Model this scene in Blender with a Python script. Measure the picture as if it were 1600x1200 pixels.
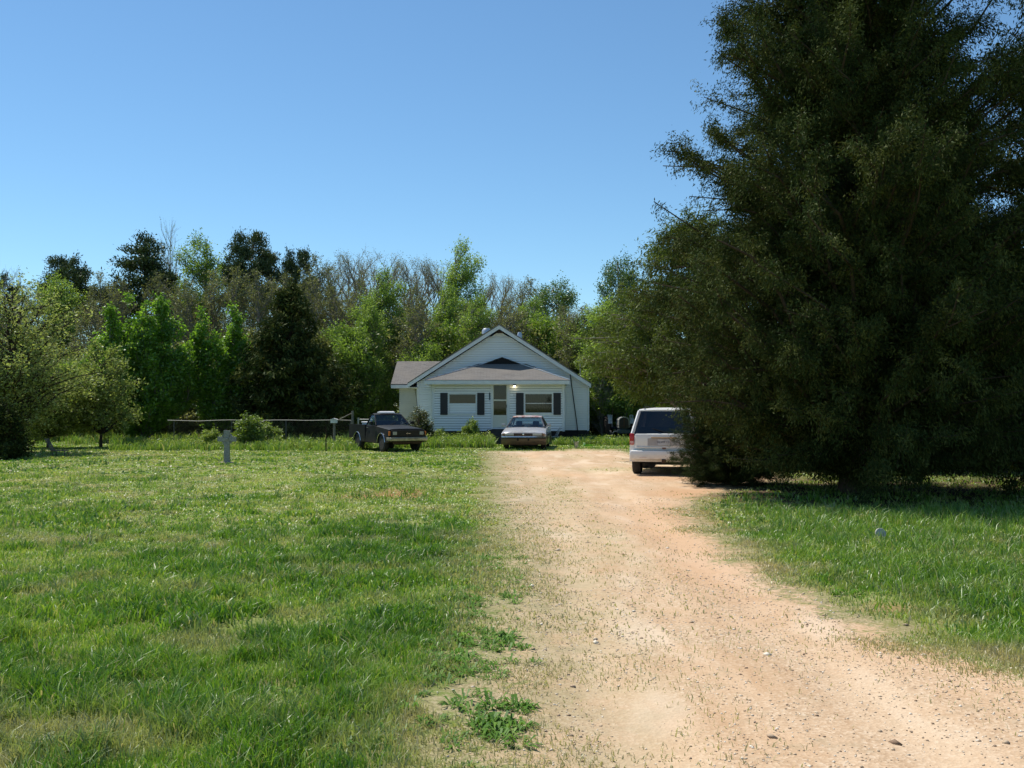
import bpy, bmesh, math, random
import numpy as np
from mathutils import Vector, Matrix
R = math.radians
random.seed(7)
SC = bpy.context.scene
for o in list(bpy.data.objects): bpy.data.objects.remove(o)

# ------------------------------------------------------------------ camera
H = 1.78; F = 1600.0; PITCH = math.atan(36 / 1600)
cd = bpy.data.cameras.new('camera'); cam = bpy.data.objects.new('camera', cd)
SC.collection.objects.link(cam)
cd.sensor_width = 36; cd.lens = 36; cd.clip_start = .05; cd.clip_end = 3000
cam.location = (0, 0, H); cam.rotation_euler = (R(90) + PITCH, 0, 0)
SC.camera = cam
# ------------------------------------------------------------------ light
SUN_EL = R(60); SUN_AZ = R(48)            # azimuth measured from +Y towards -X
SUN_DIR = Vector((-math.sin(SUN_AZ) * math.cos(SUN_EL), math.cos(SUN_AZ) * math.cos(SUN_EL), math.sin(SUN_EL)))
W = bpy.data.worlds.new('World'); SC.world = W; W.use_nodes = True
wn = W.node_tree.nodes; wl = W.node_tree.links
sky = wn.new('ShaderNodeTexSky'); sky.sky_type = 'NISHITA'; sky.sun_disc = False
sky.sun_elevation = SUN_EL; sky.sun_rotation = -SUN_AZ
sky.air_density = .95; sky.dust_density = 0.0; sky.ozone_density = 7.0; sky.altitude = 100
bg = wn['Background']; bg.inputs['Strength'].default_value = 0.115
tn = wn.new('ShaderNodeMix'); tn.data_type = 'RGBA'; tn.blend_type = 'MULTIPLY'; tn.inputs[0].default_value = 1
tn.inputs[7].default_value = (.95, 1.07, 1.0, 1); wl.new(sky.outputs[0], tn.inputs[6]); wl.new(tn.outputs[2], bg.inputs[0])
sd = bpy.data.lights.new('sun', 'SUN'); sd.energy = 4.6; sd.angle = R(.55); sd.color = (1, .95, .86)
sun = bpy.data.objects.new('sun', sd); SC.collection.objects.link(sun)
sun.rotation_euler = SUN_DIR.to_track_quat('Z', 'Y').to_euler()
SC.view_settings.view_transform = 'Standard'; SC.view_settings.look = 'None'
SC.view_settings.gamma = 1; SC.view_settings.exposure = 0.25
SC.cycles.max_bounces = 8; SC.cycles.diffuse_bounces = 5; SC.cycles.transmission_bounces = 4
SC.cycles.transparent_max_bounces = 12; SC.cycles.glossy_bounces = 3
SC.cycles.use_denoising = True; SC.cycles.denoiser = 'OPENIMAGEDENOISE'; SC.cycles.denoising_input_passes = 'RGB_ALBEDO_NORMAL'

def ray(px, py):
    dx = px - 800; dy = 600 - py; c, s = math.cos(PITCH), math.sin(PITCH)
    return dx, F * c - dy * s, F * s + dy * c
def G(px, py):
    x, y, z = ray(px, py); t = -H / z
    return x * t, y * t
def P(px, py, Y):
    x, y, z = ray(px, py); t = Y / y
    return Vector((x * t, Y, H + z * t))
def PX(px, Y): return P(px, 636, Y).x
def PZ(py, Y): return P(800, py, Y).z

# ------------------------------------------------------------------ noise
def _h(ix, iy, s):
    n = (ix.astype(np.int64) * 374761393 + iy.astype(np.int64) * 668265263 + s * 2147483647) & 0xffffffff
    n = ((n ^ (n >> 13)) * 1274126177) & 0xffffffff
    return ((n ^ (n >> 16)) & 0xffff) / 65535.0
def vnoise(x, y, s=0):
    ix = np.floor(x); iy = np.floor(y); fx = x - ix; fy = y - iy
    fx = fx * fx * (3 - 2 * fx); fy = fy * fy * (3 - 2 * fy)
    a = _h(ix, iy, s); b = _h(ix + 1, iy, s); c = _h(ix, iy + 1, s); d = _h(ix + 1, iy + 1, s)
    return (a * (1 - fx) + b * fx) * (1 - fy) + (c * (1 - fx) + d * fx) * fy
def fnoise(x, y, s=0, o=3):
    r = 0; a = .5; t = 0
    for k in range(o):
        r = r + a * vnoise(x * 2 ** k, y * 2 ** k, s + k); t += a; a *= .55
    return r / t

# ------------------------------------------------------------------ materials
class NT:
    def __init__(s, name):
        s.m = bpy.data.materials.new(name); s.m.use_nodes = True
        s.n = s.m.node_tree.nodes; s.l = s.m.node_tree.links
        s.n.clear(); s.out = s.n.new('ShaderNodeOutputMaterial')
    def add(s, t, **k):
        n = s.n.new(t)
        for a, b in k.items(): setattr(n, a, b)
        return n
    def put(s, sock, v):
        if hasattr(v, 'links') or isinstance(v, bpy.types.NodeSocket): s.l.new(v, sock)
        else:
            if isinstance(v, (tuple, list)) and len(v) == 3 and sock.type == 'RGBA': v = (*v, 1)
            sock.default_value = v
    def coord(s): return s.add('ShaderNodeTexCoord').outputs['Object']
    def pos(s): return s.add('ShaderNodeNewGeometry').outputs['Position']
    def attr(s, name):
        n = s.add('ShaderNodeAttribute'); n.attribute_name = name; return n.outputs['Fac']
    def noise(s, vec, scale, detail=4, rough=.55, dist=0):
        n = s.add('ShaderNodeTexNoise'); s.put(n.inputs['Vector'], vec)
        n.inputs['Scale'].default_value = scale; n.inputs['Detail'].default_value = detail
        n.inputs['Roughness'].default_value = rough; n.inputs['Distortion'].default_value = dist
        return n.outputs['Fac']
    def ramp(s, fac, stops, interp='LINEAR'):
        n = s.add('ShaderNodeValToRGB'); s.put(n.inputs[0], fac); e = n.color_ramp.elements
        n.color_ramp.interpolation = interp
        while len(e) < len(stops): e.new(.5)
        for k, (p, c) in enumerate(stops):
            e[k].position = p; e[k].color = (*c, 1) if isinstance(c, (tuple, list)) else (c, c, c, 1)
        return n.outputs[0]
    def mix(s, f, a, b, mode='MIX'):
        n = s.add('ShaderNodeMix', data_type='RGBA', blend_type=mode)
        s.put(n.inputs[0], f); s.put(n.inputs[6], a); s.put(n.inputs[7], b); return n.outputs[2]
    def math(s, op, a, b=0.0, c=None, clamp=False):
        n = s.add('ShaderNodeMath', operation=op, use_clamp=clamp)
        s.put(n.inputs[0], a); s.put(n.inputs[1], b)
        if c is not None: s.put(n.inputs[2], c)
        return n.outputs[0]
    def mapr(s, v, a, b, c=0., d=1.):
        n = s.add('ShaderNodeMapRange'); s.put(n.inputs[0], v)
        for k, q in enumerate((a, b, c, d)): n.inputs[k + 1].default_value = q
        return n.outputs[0]
    def scalev(s, vec, sc):
        n = s.add('ShaderNodeMapping'); s.put(n.inputs[0], vec); n.inputs['Scale'].default_value = sc
        return n.outputs[0]
    def bump(s, h, strength=.4, dist=.02):
        n = s.add('ShaderNodeBump'); n.inputs['Strength'].default_value = strength
        n.inputs['Distance'].default_value = dist; s.put(n.inputs['Height'], h); return n.outputs[0]
    def bsdf(s, col, rough=.6, metal=0., normal=None, **k):
        n = s.add('ShaderNodeBsdfPrincipled'); s.put(n.inputs['Base Color'], col)
        s.put(n.inputs['Roughness'], rough); s.put(n.inputs['Metallic'], metal)
        if normal is not None: s.l.new(normal, n.inputs['Normal'])
        for a, b in k.items(): s.put(n.inputs[a.replace('_', ' ')], b)
        s.l.new(n.outputs[0], s.out.inputs[0]); return n
_mats = {}
def mat(name, col, rough=.6, metal=0., var=.12, scale=6, bump=0., **k):
    if name in _mats: return _mats[name]
    t = NT(name); c = t.coord(); nz = t.noise(c, scale, 5)
    a = tuple(v * (1 - var) for v in col); b = tuple(min(1, v * (1 + var)) for v in col)
    cc = t.ramp(nz, [(.3, a), (.7, b)])
    nm = t.bump(t.noise(c, scale * 6, 3), bump, .01) if bump else None
    t.bsdf(cc, rough, metal, nm, **k); _mats[name] = t.m; return t.m
def leafmat(name, dark, mid, light, trans=.4, rough=.5, gloss=.06):
    t = NT(name); a = t.attr('tint'); oi = t.add('ShaderNodeObjectInfo')
    v = t.math('ADD', a, t.math('MULTIPLY', t.math('SUBTRACT', oi.outputs['Random'], .5), .36))
    c = t.ramp(v, [(0.08, dark), (.5, mid), (.95, light)])
    d = t.add('ShaderNodeBsdfDiffuse'); t.put(d.inputs[0], c)
    tr = t.add('ShaderNodeBsdfTranslucent')
    t.put(tr.inputs[0], t.mix(.5, c, (1.0, 1.0, .25), 'MULTIPLY'))
    m1 = t.add('ShaderNodeMixShader'); m1.inputs[0].default_value = trans
    t.l.new(d.outputs[0], m1.inputs[1]); t.l.new(tr.outputs[0], m1.inputs[2])
    g = t.add('ShaderNodeBsdfGlossy'); g.inputs['Roughness'].default_value = rough
    g.inputs[0].default_value = (.8, .85, .8, 1)
    m2 = t.add('ShaderNodeMixShader'); m2.inputs[0].default_value = gloss
    t.l.new(m1.outputs[0], m2.inputs[1]); t.l.new(g.outputs[0], m2.inputs[2])
    t.l.new(m2.outputs[0], t.out.inputs[0]); return t.m
def glassmat(name, tint=(.35, .4, .4), refl=1.0):
    t = NT(name); tr = t.add('ShaderNodeBsdfTransparent'); t.put(tr.inputs[0], tint)
    g = t.add('ShaderNodeBsdfGlossy'); g.inputs['Roughness'].default_value = .03
    fr = t.add('ShaderNodeFresnel'); fr.inputs[0].default_value = 1.5
    m = t.add('ShaderNodeMixShader'); t.put(m.inputs[0], t.math('MULTIPLY', fr.outputs[0], refl, clamp=True))
    t.l.new(tr.outputs[0], m.inputs[1]); t.l.new(g.outputs[0], m.inputs[2])
    t.l.new(m.outputs[0], t.out.inputs[0]); return t.m
def emit(name, col, st):
    t = NT(name); e = t.add('ShaderNodeEmission'); t.put(e.inputs[0], col); e.inputs[1].default_value = st
    t.l.new(e.outputs[0], t.out.inputs[0]); return t.m

# ------------------------------------------------------------------ object helpers
COL = SC.collection
def tag(o, label=None, cat=None, group=None, kind=None):
    if label: o['label'] = label
    if cat: o['category'] = cat
    if group: o['group'] = group
    if kind: o['kind'] = kind
    return o
def empty(name, loc=(0, 0, 0), rz=0, label=None, cat=None, group=None):
    o = bpy.data.objects.new(name, None); COL.objects.link(o); o.location = loc; o.rotation_euler = (0, 0, rz)
    o.empty_display_size = .3
    return tag(o, label, cat, group)
def npmesh(name, V, Q=None, T=None, attrs=None, smooth=False):
    me = bpy.data.meshes.new(name); V = np.asarray(V, np.float32)
    q = np.zeros((0, 4), np.int32) if Q is None else np.asarray(Q, np.int32).reshape(-1, 4)
    t = np.zeros((0, 3), np.int32) if T is None else np.asarray(T, np.int32).reshape(-1, 3)
    me.vertices.add(len(V)); me.vertices.foreach_set('co', V.ravel())
    nl = q.size + t.size; me.loops.add(nl)
    me.loops.foreach_set('vertex_index', np.concatenate([q.ravel(), t.ravel()]))
    me.polygons.add(len(q) + len(t))
    st = np.concatenate([np.arange(len(q)) * 4, q.size + np.arange(len(t)) * 3]).astype(np.int32)
    me.polygons.foreach_set('loop_start', st)
    if smooth: me.polygons.foreach_set('use_smooth', np.ones(len(st), bool))
    for k, v in (attrs or {}).items():
        a = me.attributes.new(k, 'FLOAT', 'POINT'); a.data.foreach_set('value', np.asarray(v, np.float32))
    me.update(calc_edges=True); return me
def link(name, me, m, parent=None):
    o = bpy.data.objects.new(name, me); COL.objects.link(o)
    if m: me.materials.append(m)
    if parent: o.parent = parent
    return o
class MB:
    def __init__(s): s.bm = bmesh.new()
    def quad(s, *p):
        return s.bm.faces.new([s.bm.verts.new(q) for q in p])
    poly = quad
    def box(s, x0, x1, y0, y1, z0, z1, bev=0, M=None):
        vs = [s.bm.verts.new((x, y, z)) for x in (x0, x1) for y in (y0, y1) for z in (z0, z1)]
        fs = [s.bm.faces.new([vs[i] for i in f]) for f in ((0, 1, 3, 2), (4, 6, 7, 5), (0, 4, 5, 1), (2, 3, 7, 6), (0, 2, 6, 4), (1, 5, 7, 3))]
        if bev:
            es = list({e for f in fs for e in f.edges})
            r = bmesh.ops.bevel(s.bm, geom=es, offset=bev, segments=2, affect='EDGES', profile=.5)
            vs = list({v for v in vs if v.is_valid} | set(r['verts']))
        if M is not None: bmesh.ops.transform(s.bm, matrix=M, verts=vs)
        return s
    def tube(s, pts, rad, n=8, cap=True):
        pts = [Vector(p) for p in pts]; rings = []
        rs = rad if isinstance(rad, (list, tuple)) else [rad] * len(pts)
        for i, p in enumerate(pts):
            d = (pts[min(i + 1, len(pts) - 1)] - pts[max(i - 1, 0)]).normalized()
            a = d.orthogonal().normalized(); b = d.cross(a)
            if i and rings:
                pa = (s._a - s._a.dot(d) * d)
                if pa.length > 1e-4: a = pa.normalized(); b = d.cross(a)
            s._a = a
            rings.append([s.bm.verts.new(p + (a * math.cos(2 * math.pi * k / n) + b * math.sin(2 * math.pi * k / n)) * rs[i]) for k in range(n)])
        for r0, r1 in zip(rings, rings[1:]):
            for k in range(n): s.bm.faces.new((r0[k], r0[(k + 1) % n], r1[(k + 1) % n], r1[k]))
        if cap:
            s.bm.faces.new(rings[0][::-1]); s.bm.faces.new(rings[-1])
        return s
    def lathe(s, prof, n=20, M=None, cap=True):
        rings = [[s.bm.verts.new((r * math.cos(2 * math.pi * k / n), r * math.sin(2 * math.pi * k / n), z)) for k in range(n)] for r, z in prof]
        for r0, r1 in zip(rings, rings[1:]):
            for k in range(n): s.bm.faces.new((r0[k], r0[(k + 1) % n], r1[(k + 1) % n], r1[k]))
        if cap:
            s.bm.faces.new(rings[0][::-1]); s.bm.faces.new(rings[-1])
        if M is not None: bmesh.ops.transform(s.bm, matrix=M, verts=[v for r in rings for v in r])
        return s
    def prism(s, pts, y0, y1, M=None):     # polygon in x,z extruded along y
        a = [s.bm.verts.new((x, y0, z)) for x, z in pts]; b = [s.bm.verts.new((x, y1, z)) for x, z in pts]
        s.bm.faces.new(a); s.bm.faces.new(b[::-1]); n = len(pts)
        for i in range(n): s.bm.faces.new((a[i], b[i], b[(i + 1) % n], a[(i + 1) % n]))
        if M is not None: bmesh.ops.transform(s.bm, matrix=M, verts=a + b)
        return s
    def build(s, name, m, parent=None, smooth=False, loc=None):
        bmesh.ops.recalc_face_normals(s.bm, faces=s.bm.faces)
        me = bpy.data.meshes.new(name); s.bm.to_mesh(me); s.bm.free()
        if smooth:
            me.polygons.foreach_set('use_smooth', np.ones(len(me.polygons), bool))
            try: me.set_sharp_from_angle(angle=R(38))
            except Exception: pass
        o = link(name, me, m, parent)
        if loc is not None: o.location = loc
        return o
def copy_tree(o, parent=None):
    c = o.copy(); COL.objects.link(c)
    if parent: c.parent = parent
    for ch in list(o.children): copy_tree(ch, c)
    return c

# ================================================================== GROUND
DRIVE = np.array([(-.5, -12), (-.32, 3), (-.27, 6), (-.18, 8), (-.08, 10), (-.05, 12), (-.15, 15), (-.35, 20), (-.5, 28), (-.75, 36),
                  (-1.0, 40), (-.8, 41.6), (-.2, 41.2), (.4, 42.4), (1.0, 41.9), (1.7, 43.4), (2.3, 42.6), (2.9, 43.9), (3.5, 42.4), (4.3, 42.9), (4.6, 39), (4.9, 33), (6, 31.5), (7, 28), (6.6, 25),
                  (4.9, 22.5), (3.6, 20), (3.0, 17.5), (2.75, 14), (2.7, 11), (2.9, 9), (3.15, 7.5), (3.7, 6.2), (4.3, 5), (5.0, 3), (5.6, -12)])
def drive_sdf(x, y):
    x = np.asarray(x, float); y = np.asarray(y, float)
    d = np.full(x.shape, 1e9); ins = np.zeros(x.shape, bool); n = len(DRIVE)
    for i in range(n):
        ax, ay = DRIVE[i]; bx, by = DRIVE[(i + 1) % n]; ex, ey = bx - ax, by - ay
        t = np.clip(((x - ax) * ex + (y - ay) * ey) / (ex * ex + ey * ey), 0, 1)
        d = np.minimum(d, (x - ax - t * ex) ** 2 + (y - ay - t * ey) ** 2)
        c = ((ay > y) != (by > y)) & (x < (bx - ax) * (y - ay) / (by - ay + 1e-12) + ax)
        ins ^= c
    return np.where(ins, 1, -1) * np.sqrt(d)
def relief(x, y):
    near = np.clip(1 - (np.hypot(x, y) - 30) / 25, 0, 1)
    s = np.clip(drive_sdf(x, y) + .3, 0, 1)
    z = (fnoise(x * .35, y * .35, 3) - .5) * .10 * (1 - s) + (fnoise(x * 2.3, y * 2.3, 5) - .5) * .035 * (1 - .4 * s)
    # wheel ruts on the drive
    cx = 1.35 + .0 * y
    z = z - .03 * s * (np.exp(-((x - cx + .75) / .3) ** 2) + np.exp(-((x - cx - .8) / .3) ** 2))
    return z * near
BLOBS = [((-2.4, 21.0), (1.5, 1.2), .9), ((-3.4, 21.8), (1.2, .8), .5), ((3.9, 20.8), (1.1, 1.6), 1.2), ((4.6, 25.3), (1.6, .9), .9),
         ((3.35, 9.2), (.35, .3), .8), ((2.3, 12.5), (.75, 4.5), .62), ((2.6, 17), (1.1, 3), .62), ((3.0, 8), (.8, 2), .35), ((5.0, 19.2), (1.2, .6), .5)]
def clayf(x, y):
    c = 0
    for (bx, by), (sx, sy), a in BLOBS: c = np.maximum(c, a * np.exp(-((x - bx) / sx) ** 2 - ((y - by) / sy) ** 2))
    return c + 0 * x
LITTER_SHADE = [(7.2, 22.5, 4.6), (13.3, 22.5, 4.4), (19.3, 23.5, 4.5), (11.6, 30, 4.5), (-19, 53, 3), (-12, 54, 3.5), (-15.5, 54, 3), (-20, 40, 1.5)]  # needle litter patches that also darken the ground where tree shade falls
def litter_shadef(x, y):
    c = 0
    for a, b, r in LITTER_SHADE: c = np.maximum(c, np.clip(1.4 - np.hypot(x - a, y - b) / r, 0, 1))
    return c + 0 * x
GRN = [((2.8, 29.3), (1.2, 1.1), 1.0), ((1.0, 22), (.5, 5.0), .75), ((1.3, 14), (.35, 3.0), .5), ((4.6, 29), (2.5, .9), .9), ((0, 35), (.8, 3), .6), ((2.5, 42.5), (3, 1.2), .9), ((-.3, 43), (1.2, 1.6), 1.0), ((4.4, 33), (.9, 2), .7), ((.4, 9), (.5, 3), .35), ((2.2, 37), (.6, 2), .5)]
def grnf(x, y):
    c = 0
    for (bx, by), (sx, sy), a in GRN: c = np.maximum(c, a * np.exp(-((x - bx) / sx) ** 2 - ((y - by) / sy) ** 2))
    return c + 0 * x
def axis(lo_hi, steps):
    v = [0.]; k = 0
    while v[-1] < lo_hi: v.append(v[-1] + steps(v[-1]))
    return np.array(v)
ys = axis(1500, lambda v: max(.05, .011 * v) if v < 70 else v * .15)
ys = np.concatenate([-np.array([900, 300, 100, 40, 20, 10, 5, 2.5, 1.2, .5]), ys])
xp = axis(1200, lambda v: .07 if v < 9 else (.3 if v < 26 else v * .2))
xs = np.concatenate([-xp[:0:-1], xp])
GX, GY = np.meshgrid(xs, ys); GZ = relief(GX, GY); GS = drive_sdf(GX, GY); GC = clayf(GX, GY)
nx, ny = len(xs), len(ys)
idx = np.arange(nx * ny).reshape(ny, nx)
quads = np.stack([idx[:-1, :-1], idx[:-1, 1:], idx[1:, 1:], idx[1:, :-1]], -1).reshape(-1, 4)
def ground_mat():
    t = NT('ground_mat'); p = t.pos(); s = t.attr('drive'); cl = t.attr('clay')
    big = t.noise(p, .45, 4); mid = t.noise(p, 2.2, 5, .6); fine = t.noise(p, 22, 5, .7); grit = t.noise(p, 90, 3, .7)
    pat = t.noise(p, 1.1, 6, .65)
    # turf
    turf = t.ramp(mid, [(.3, (.09, .12, .025)), (.48, (.17, .21, .05)), (.62, (.27, .29, .10)), (.75, (.36, .33, .17))])
    turf = t.mix(t.mapr(fine, .35, .7), turf, (.11, .15, .03)); 
    turf = t.mix(t.mapr(big, .45, .65, 0, .55), turf, (.27, .28, .10))
    thatch = t.ramp(fine, [(.3, (.16, .12, .06)), (.7, (.42, .34, .20))]); turf = t.mix(t.mapr(t.noise(p, 1.7, 6, .7), .56, .68, 0, .75), turf, thatch)
    # clay
    clay = t.ramp(fine, [(.3, (.20, .085, .035)), (.7, (.42, .21, .10))])
    turf = t.mix(t.math('MULTIPLY', t.mapr(cl, .15, .7), t.mapr(pat, .38, .6)), turf, clay)
    turf = t.mix(t.mapr(t.math('ADD', t.attr('litter_shade'), t.math('MULTIPLY', t.math('SUBTRACT', pat, .5), 1.2)), .35, .75), turf, t.ramp(fine, [(.3, (.045, .03, .018)), (.7, (.14, .095, .055))]))  # brown litter colour, also carrying the shade under the trees
    turf = t.mix(t.math('MULTIPLY', t.mapr(s, -.75, .0), t.mapr(t.noise(p, 5, 6, .75), .40, .56)), turf, t.ramp(t.noise(p, 40, 4, .7), [(.3, (.13, .10, .05)), (.5, (.30, .25, .13)), (.7, (.50, .42, .26))]))
    # drive
    lng = t.noise(t.scalev(p, (1.6, .22, 1)), 1.5, 5, .6)
    sand = t.ramp(lng, [(.25, (.42, .25, .135)), (.45, (.51, .33, .19)), (.6, (.60, .415, .26)), (.75, (.67, .50, .345))])
    vor = t.add('ShaderNodeTexVoronoi'); t.put(vor.inputs['Vector'], p); vor.inputs['Scale'].default_value = 55
    peb = t.ramp(vor.outputs['Color'], [(.0, (.34, .23, .145)), (.35, (.46, .33, .21)), (.7, (.60, .46, .315)), (1, (.78, .67, .52))])
    gm = t.math('MULTIPLY', t.mapr(pat, .36, .62, .25, 1), .75)
    dr = t.mix(gm, sand, peb)
    dr = t.mix(t.mapr(grit, .5, .75, 0, .22), dr, (.24, .17, .11))
    dk = t.noise(p, 3.4, 7, .72)
    dr = t.mix(t.mapr(dk, .54, .70, 0, .55), dr, (.33, .26, .16))
    sx = t.add('ShaderNodeSeparateXYZ'); t.put(sx.inputs[0], p)
    wob = t.math('ADD', sx.outputs[0], t.math('MULTIPLY', t.math('SUBTRACT', t.noise(p, .35, 2), .5), 1.6))
    r1 = t.mapr(t.math('ABSOLUTE', t.math('SUBTRACT', t.math('ABSOLUTE', t.math('SUBTRACT', wob, 1.45)), .8)), .45, .1)
    rm = t.math('MULTIPLY', r1, t.mapr(pat, .35, .6)); dr = t.mix(t.math('MULTIPLY', rm, .65), dr, t.mix(fine, (.55, .385, .24), (.68, .52, .355)))
    lt = t.noise(t.scalev(p, (1.3, .35, 1)), 1.1, 3, .5); dr = t.mix(t.mapr(lt, .54, .66, 0, .7), dr, (.67, .53, .385))
    org = t.noise(t.scalev(p, (.9, .3, 1)), .7, 3, .5); dr = t.mix(t.mapr(org, .52, .68, 0, .38), dr, (.62, .37, .20))
    dr = t.mix(t.math('MULTIPLY', t.mapr(cl, .1, .8), .75), dr, t.mix(fine, (.40, .20, .09), (.62, .40, .24)))
    lx_ = t.mapr(sx.outputs[0], 1.7, .9); dr = t.mix(t.math('MULTIPLY', lx_, t.math('MULTIPLY', t.mapr(s, 1.4, .25), t.mapr(mid, .35, .6, .15, .75))), dr, t.ramp(fine, [(.3, (.13, .12, .05)), (.7, (.38, .34, .19))]))
    gr_ = t.math('MULTIPLY', t.attr('green'), t.mapr(t.noise(p, 3, 6, .75), .38, .6)); dr = t.mix(t.math('MULTIPLY', gr_, .8), dr, t.mix(fine, (.17, .18, .06), (.40, .37, .18)))
    e = t.math('ADD', s, t.math('MULTIPLY', t.math('SUBTRACT', pat, .5), 1.3))
    e = t.math('ADD', e, t.math('MULTIPLY', t.math('SUBTRACT', fine, .5), 1.5)); e = t.math('ADD', e, t.math('MULTIPLY', t.math('SUBTRACT', t.noise(p, 6, 4, .7), .5), 1.2))
    col = t.mix(t.mapr(e, 0, .3), turf, dr)
    h = t.math('ADD', t.math('MULTIPLY', fine, .6), t.math('MULTIPLY', vor.outputs['Distance'], .35))
    t.bsdf(col, .95, 0, t.bump(h, .55, .015), Specular_IOR_Level=.15); return t.m
GM = ground_mat()
gv = np.stack([GX, GY, GZ], -1).reshape(-1, 3)
at = {'drive': GS.ravel(), 'clay': GC.ravel(), 'litter_shade': litter_shadef(GX, GY).ravel(), 'green': grnf(GX, GY).ravel()}
tag(link('ground', npmesh('ground', gv, quads, attrs=at, smooth=True), GM), kind='structure')
qs = GS.ravel()[quads].max(1) > 0.0
qs &= (gv[quads][:, :, 1].min(1) > -13)
dq = quads[qs]; u, inv = np.unique(dq, return_inverse=True)
dv = gv[u].copy(); dv[:, 2] += .004
tag(link('driveway', npmesh('driveway', dv, inv.reshape(-1, 4), attrs={k: v[u] for k, v in at.items()}, smooth=True), GM), kind='structure')

# ================================================================== GRASS
rng = np.random.default_rng(11)
def blades(x, y, h, w, lean, tint, dry, seg=2):
    n = len(x); z = relief(x, y) - .004
    a = rng.uniform(0, 2 * np.pi, n); b = rng.uniform(0, 2 * np.pi, n)
    wx, wy = np.cos(a) * w, np.sin(a) * w; lx, ly = np.cos(b) * lean * h, np.sin(b) * lean * h
    V = np.empty((n, 5, 3), np.float32)
    V[:, 0] = np.stack([x - wx, y - wy, z], -1); V[:, 1] = np.stack([x + wx, y + wy, z], -1)
    mx, my, mz = x + lx * .35, y + ly * .35, z + h * .6
    V[:, 2] = np.stack([mx + wx * .8, my + wy * .8, mz], -1); V[:, 3] = np.stack([mx - wx * .8, my - wy * .8, mz], -1)
    V[:, 4] = np.stack([x + lx, y + ly, z + h * np.sqrt(np.clip(1 - .5 * lean ** 2, .2, 1))], -1)
    i = np.arange(n)[:, None] * 5
    Q = i + np.array([[0, 1, 2, 3]]); T = i + np.array([[3, 2, 4]])
    return V.reshape(-1, 3), Q, T, np.repeat(tint, 5), np.repeat(dry, 5)
def tallmask(x, y):
    m = .62 * fnoise(x * 2.3, y * 2.3, 21, 3) + .38 * fnoise(x * .55, y * .55, 24, 2)
    fg = np.clip((16 - y) / 9, 0, 1)
    t = np.clip((m - (.52 - .06 * fg)) / .12, 0, 1)
    # right verge: lush tall strip; left foreground: lush
    rv = np.exp(-((x - 5.2 - .0 * y) / 1.6) ** 2) * np.clip((17.5 - y) / 3, 0, 1)
    lf = np.clip((-x - .9) / 1.2, 0, 1) * np.clip((13 - y) / 5, 0, 1)
    s = drive_sdf(x, y)
    return np.clip(np.maximum(t, .8 * rv * (m > .38)) + .30 * lf * (m > .46), 0, 1) * np.clip((-s - .25) / .6, 0, 1)
parts = []
def scatter(y0, y1, dens, wfac, hfac, side=.62):
    A = side * (y1 ** 2 - y0 ** 2); n = int(A * dens)
    y = np.sqrt(rng.uniform(y0 ** 2, y1 ** 2, n)); x = rng.uniform(-side, side, n) * y
    s = drive_sdf(x, y); nz = fnoise(x * 1.3, y * 1.3, 31, 3); tm = tallmask(x, y); cl = clayf(x, y)
    p = np.clip((-s + np.where(x > 2.2, .22, 0) + (nz - .45) * 1.6) / .5, 0.0, 1) * (1 - .85 * np.clip(cl * 1.3 - .2, 0, 1)) * (.45 + .55 * np.clip((nz - .3) * 4, 0, 1)) * (1 - .8 * np.clip(litter_shadef(x, y) * 1.5, 0, 1))
    strip = np.clip(1 - np.abs(s - .35) / .9, 0, 1) * .38 * (nz > .42) * np.where(x > 1.4, .25, 1)
    strip = np.maximum(strip, .12 * (nz > .36) * np.clip((14 - y) / 4, 0, 1) * np.clip(1.9 - s, 0, 1) * (s > 0) * (x < 1.9))
    straw = rng.uniform(0, 1, n) < strip
    p = np.maximum(p, strip)
    p = np.maximum(p, np.clip(grnf(x, y) - .15, 0, 1) * .55 * (fnoise(x * 3, y * 3, 78) > .42))
    p = np.maximum(p, .03 * (s > 0) * (fnoise(x * 2, y * .8, 77) > .62))
    k = rng.uniform(0, 1, n) < p; x, y, s, nz, tm, straw = x[k], y[k], s[k], nz[k], tm[k], straw[k]; n = len(x)
    h = (.026 + .045 * rng.uniform(0, 1, n) ** 1.5) * (1 + .5 * nz) + tm * rng.uniform(.03, .13, n) * np.clip(1.15 - y / 45, .4, 1)
    h = h * np.where(s > -.2, .6, 1) * hfac
    w = (.0022 + .0030 * rng.uniform(0, 1, n) ** 2 + tm * .0016) * wfac
    far = np.clip((y - 9) / 14, 0, 1); lean = rng.uniform(.1, 1.0, n) + far * rng.uniform(.2, 1.1, n) * (1 - tm); h = h * (1 - .25 * far)
    br = fnoise(x * .5, y * .5, 91, 3); f2 = fnoise(x * 5, y * 5, 41, 2)
    tint = np.clip(.5 + (br - .5) * 1.1 + (f2 - .5) * .6 - tm * (.16 - .1 * far) + .10 * far - .06 * (1 - far) + rng.normal(0, .22, n), 0, 1)
    dry = np.clip((fnoise(x * 1.6, y * 1.6, 55, 3) - .5) * 2.2 + .14 - tm * .4, 0, .7)
    dry = np.where(rng.uniform(0, 1, n) < .07, rng.uniform(.5, 1, n), dry)
    dry = np.where((s > -.35) , np.clip(dry + .35, 0, 1), dry); dry = np.where(straw | ((s > .15) & (grnf(x, y) < .45)), rng.uniform(.7, 1, n), dry); dry = np.clip(dry + .16 * np.clip((y - 12) / 8, 0, 1) * np.clip(fnoise(x * .35, y * .35, 99) * 2.2 - .6, 0, 1), 0, 1)
    parts.append(blades(x, y, h, w, lean, tint, dry))
scatter(4.0, 8.0, 5200, 1.0, 1.0, .66)
scatter(8.0, 15.0, 2300, 1.7, 1.0, .66)
scatter(15.0, 27, 800, 3.4, 1.0, .62)
scatter(27, 58, 170, 8, 1.0, .60)
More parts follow.
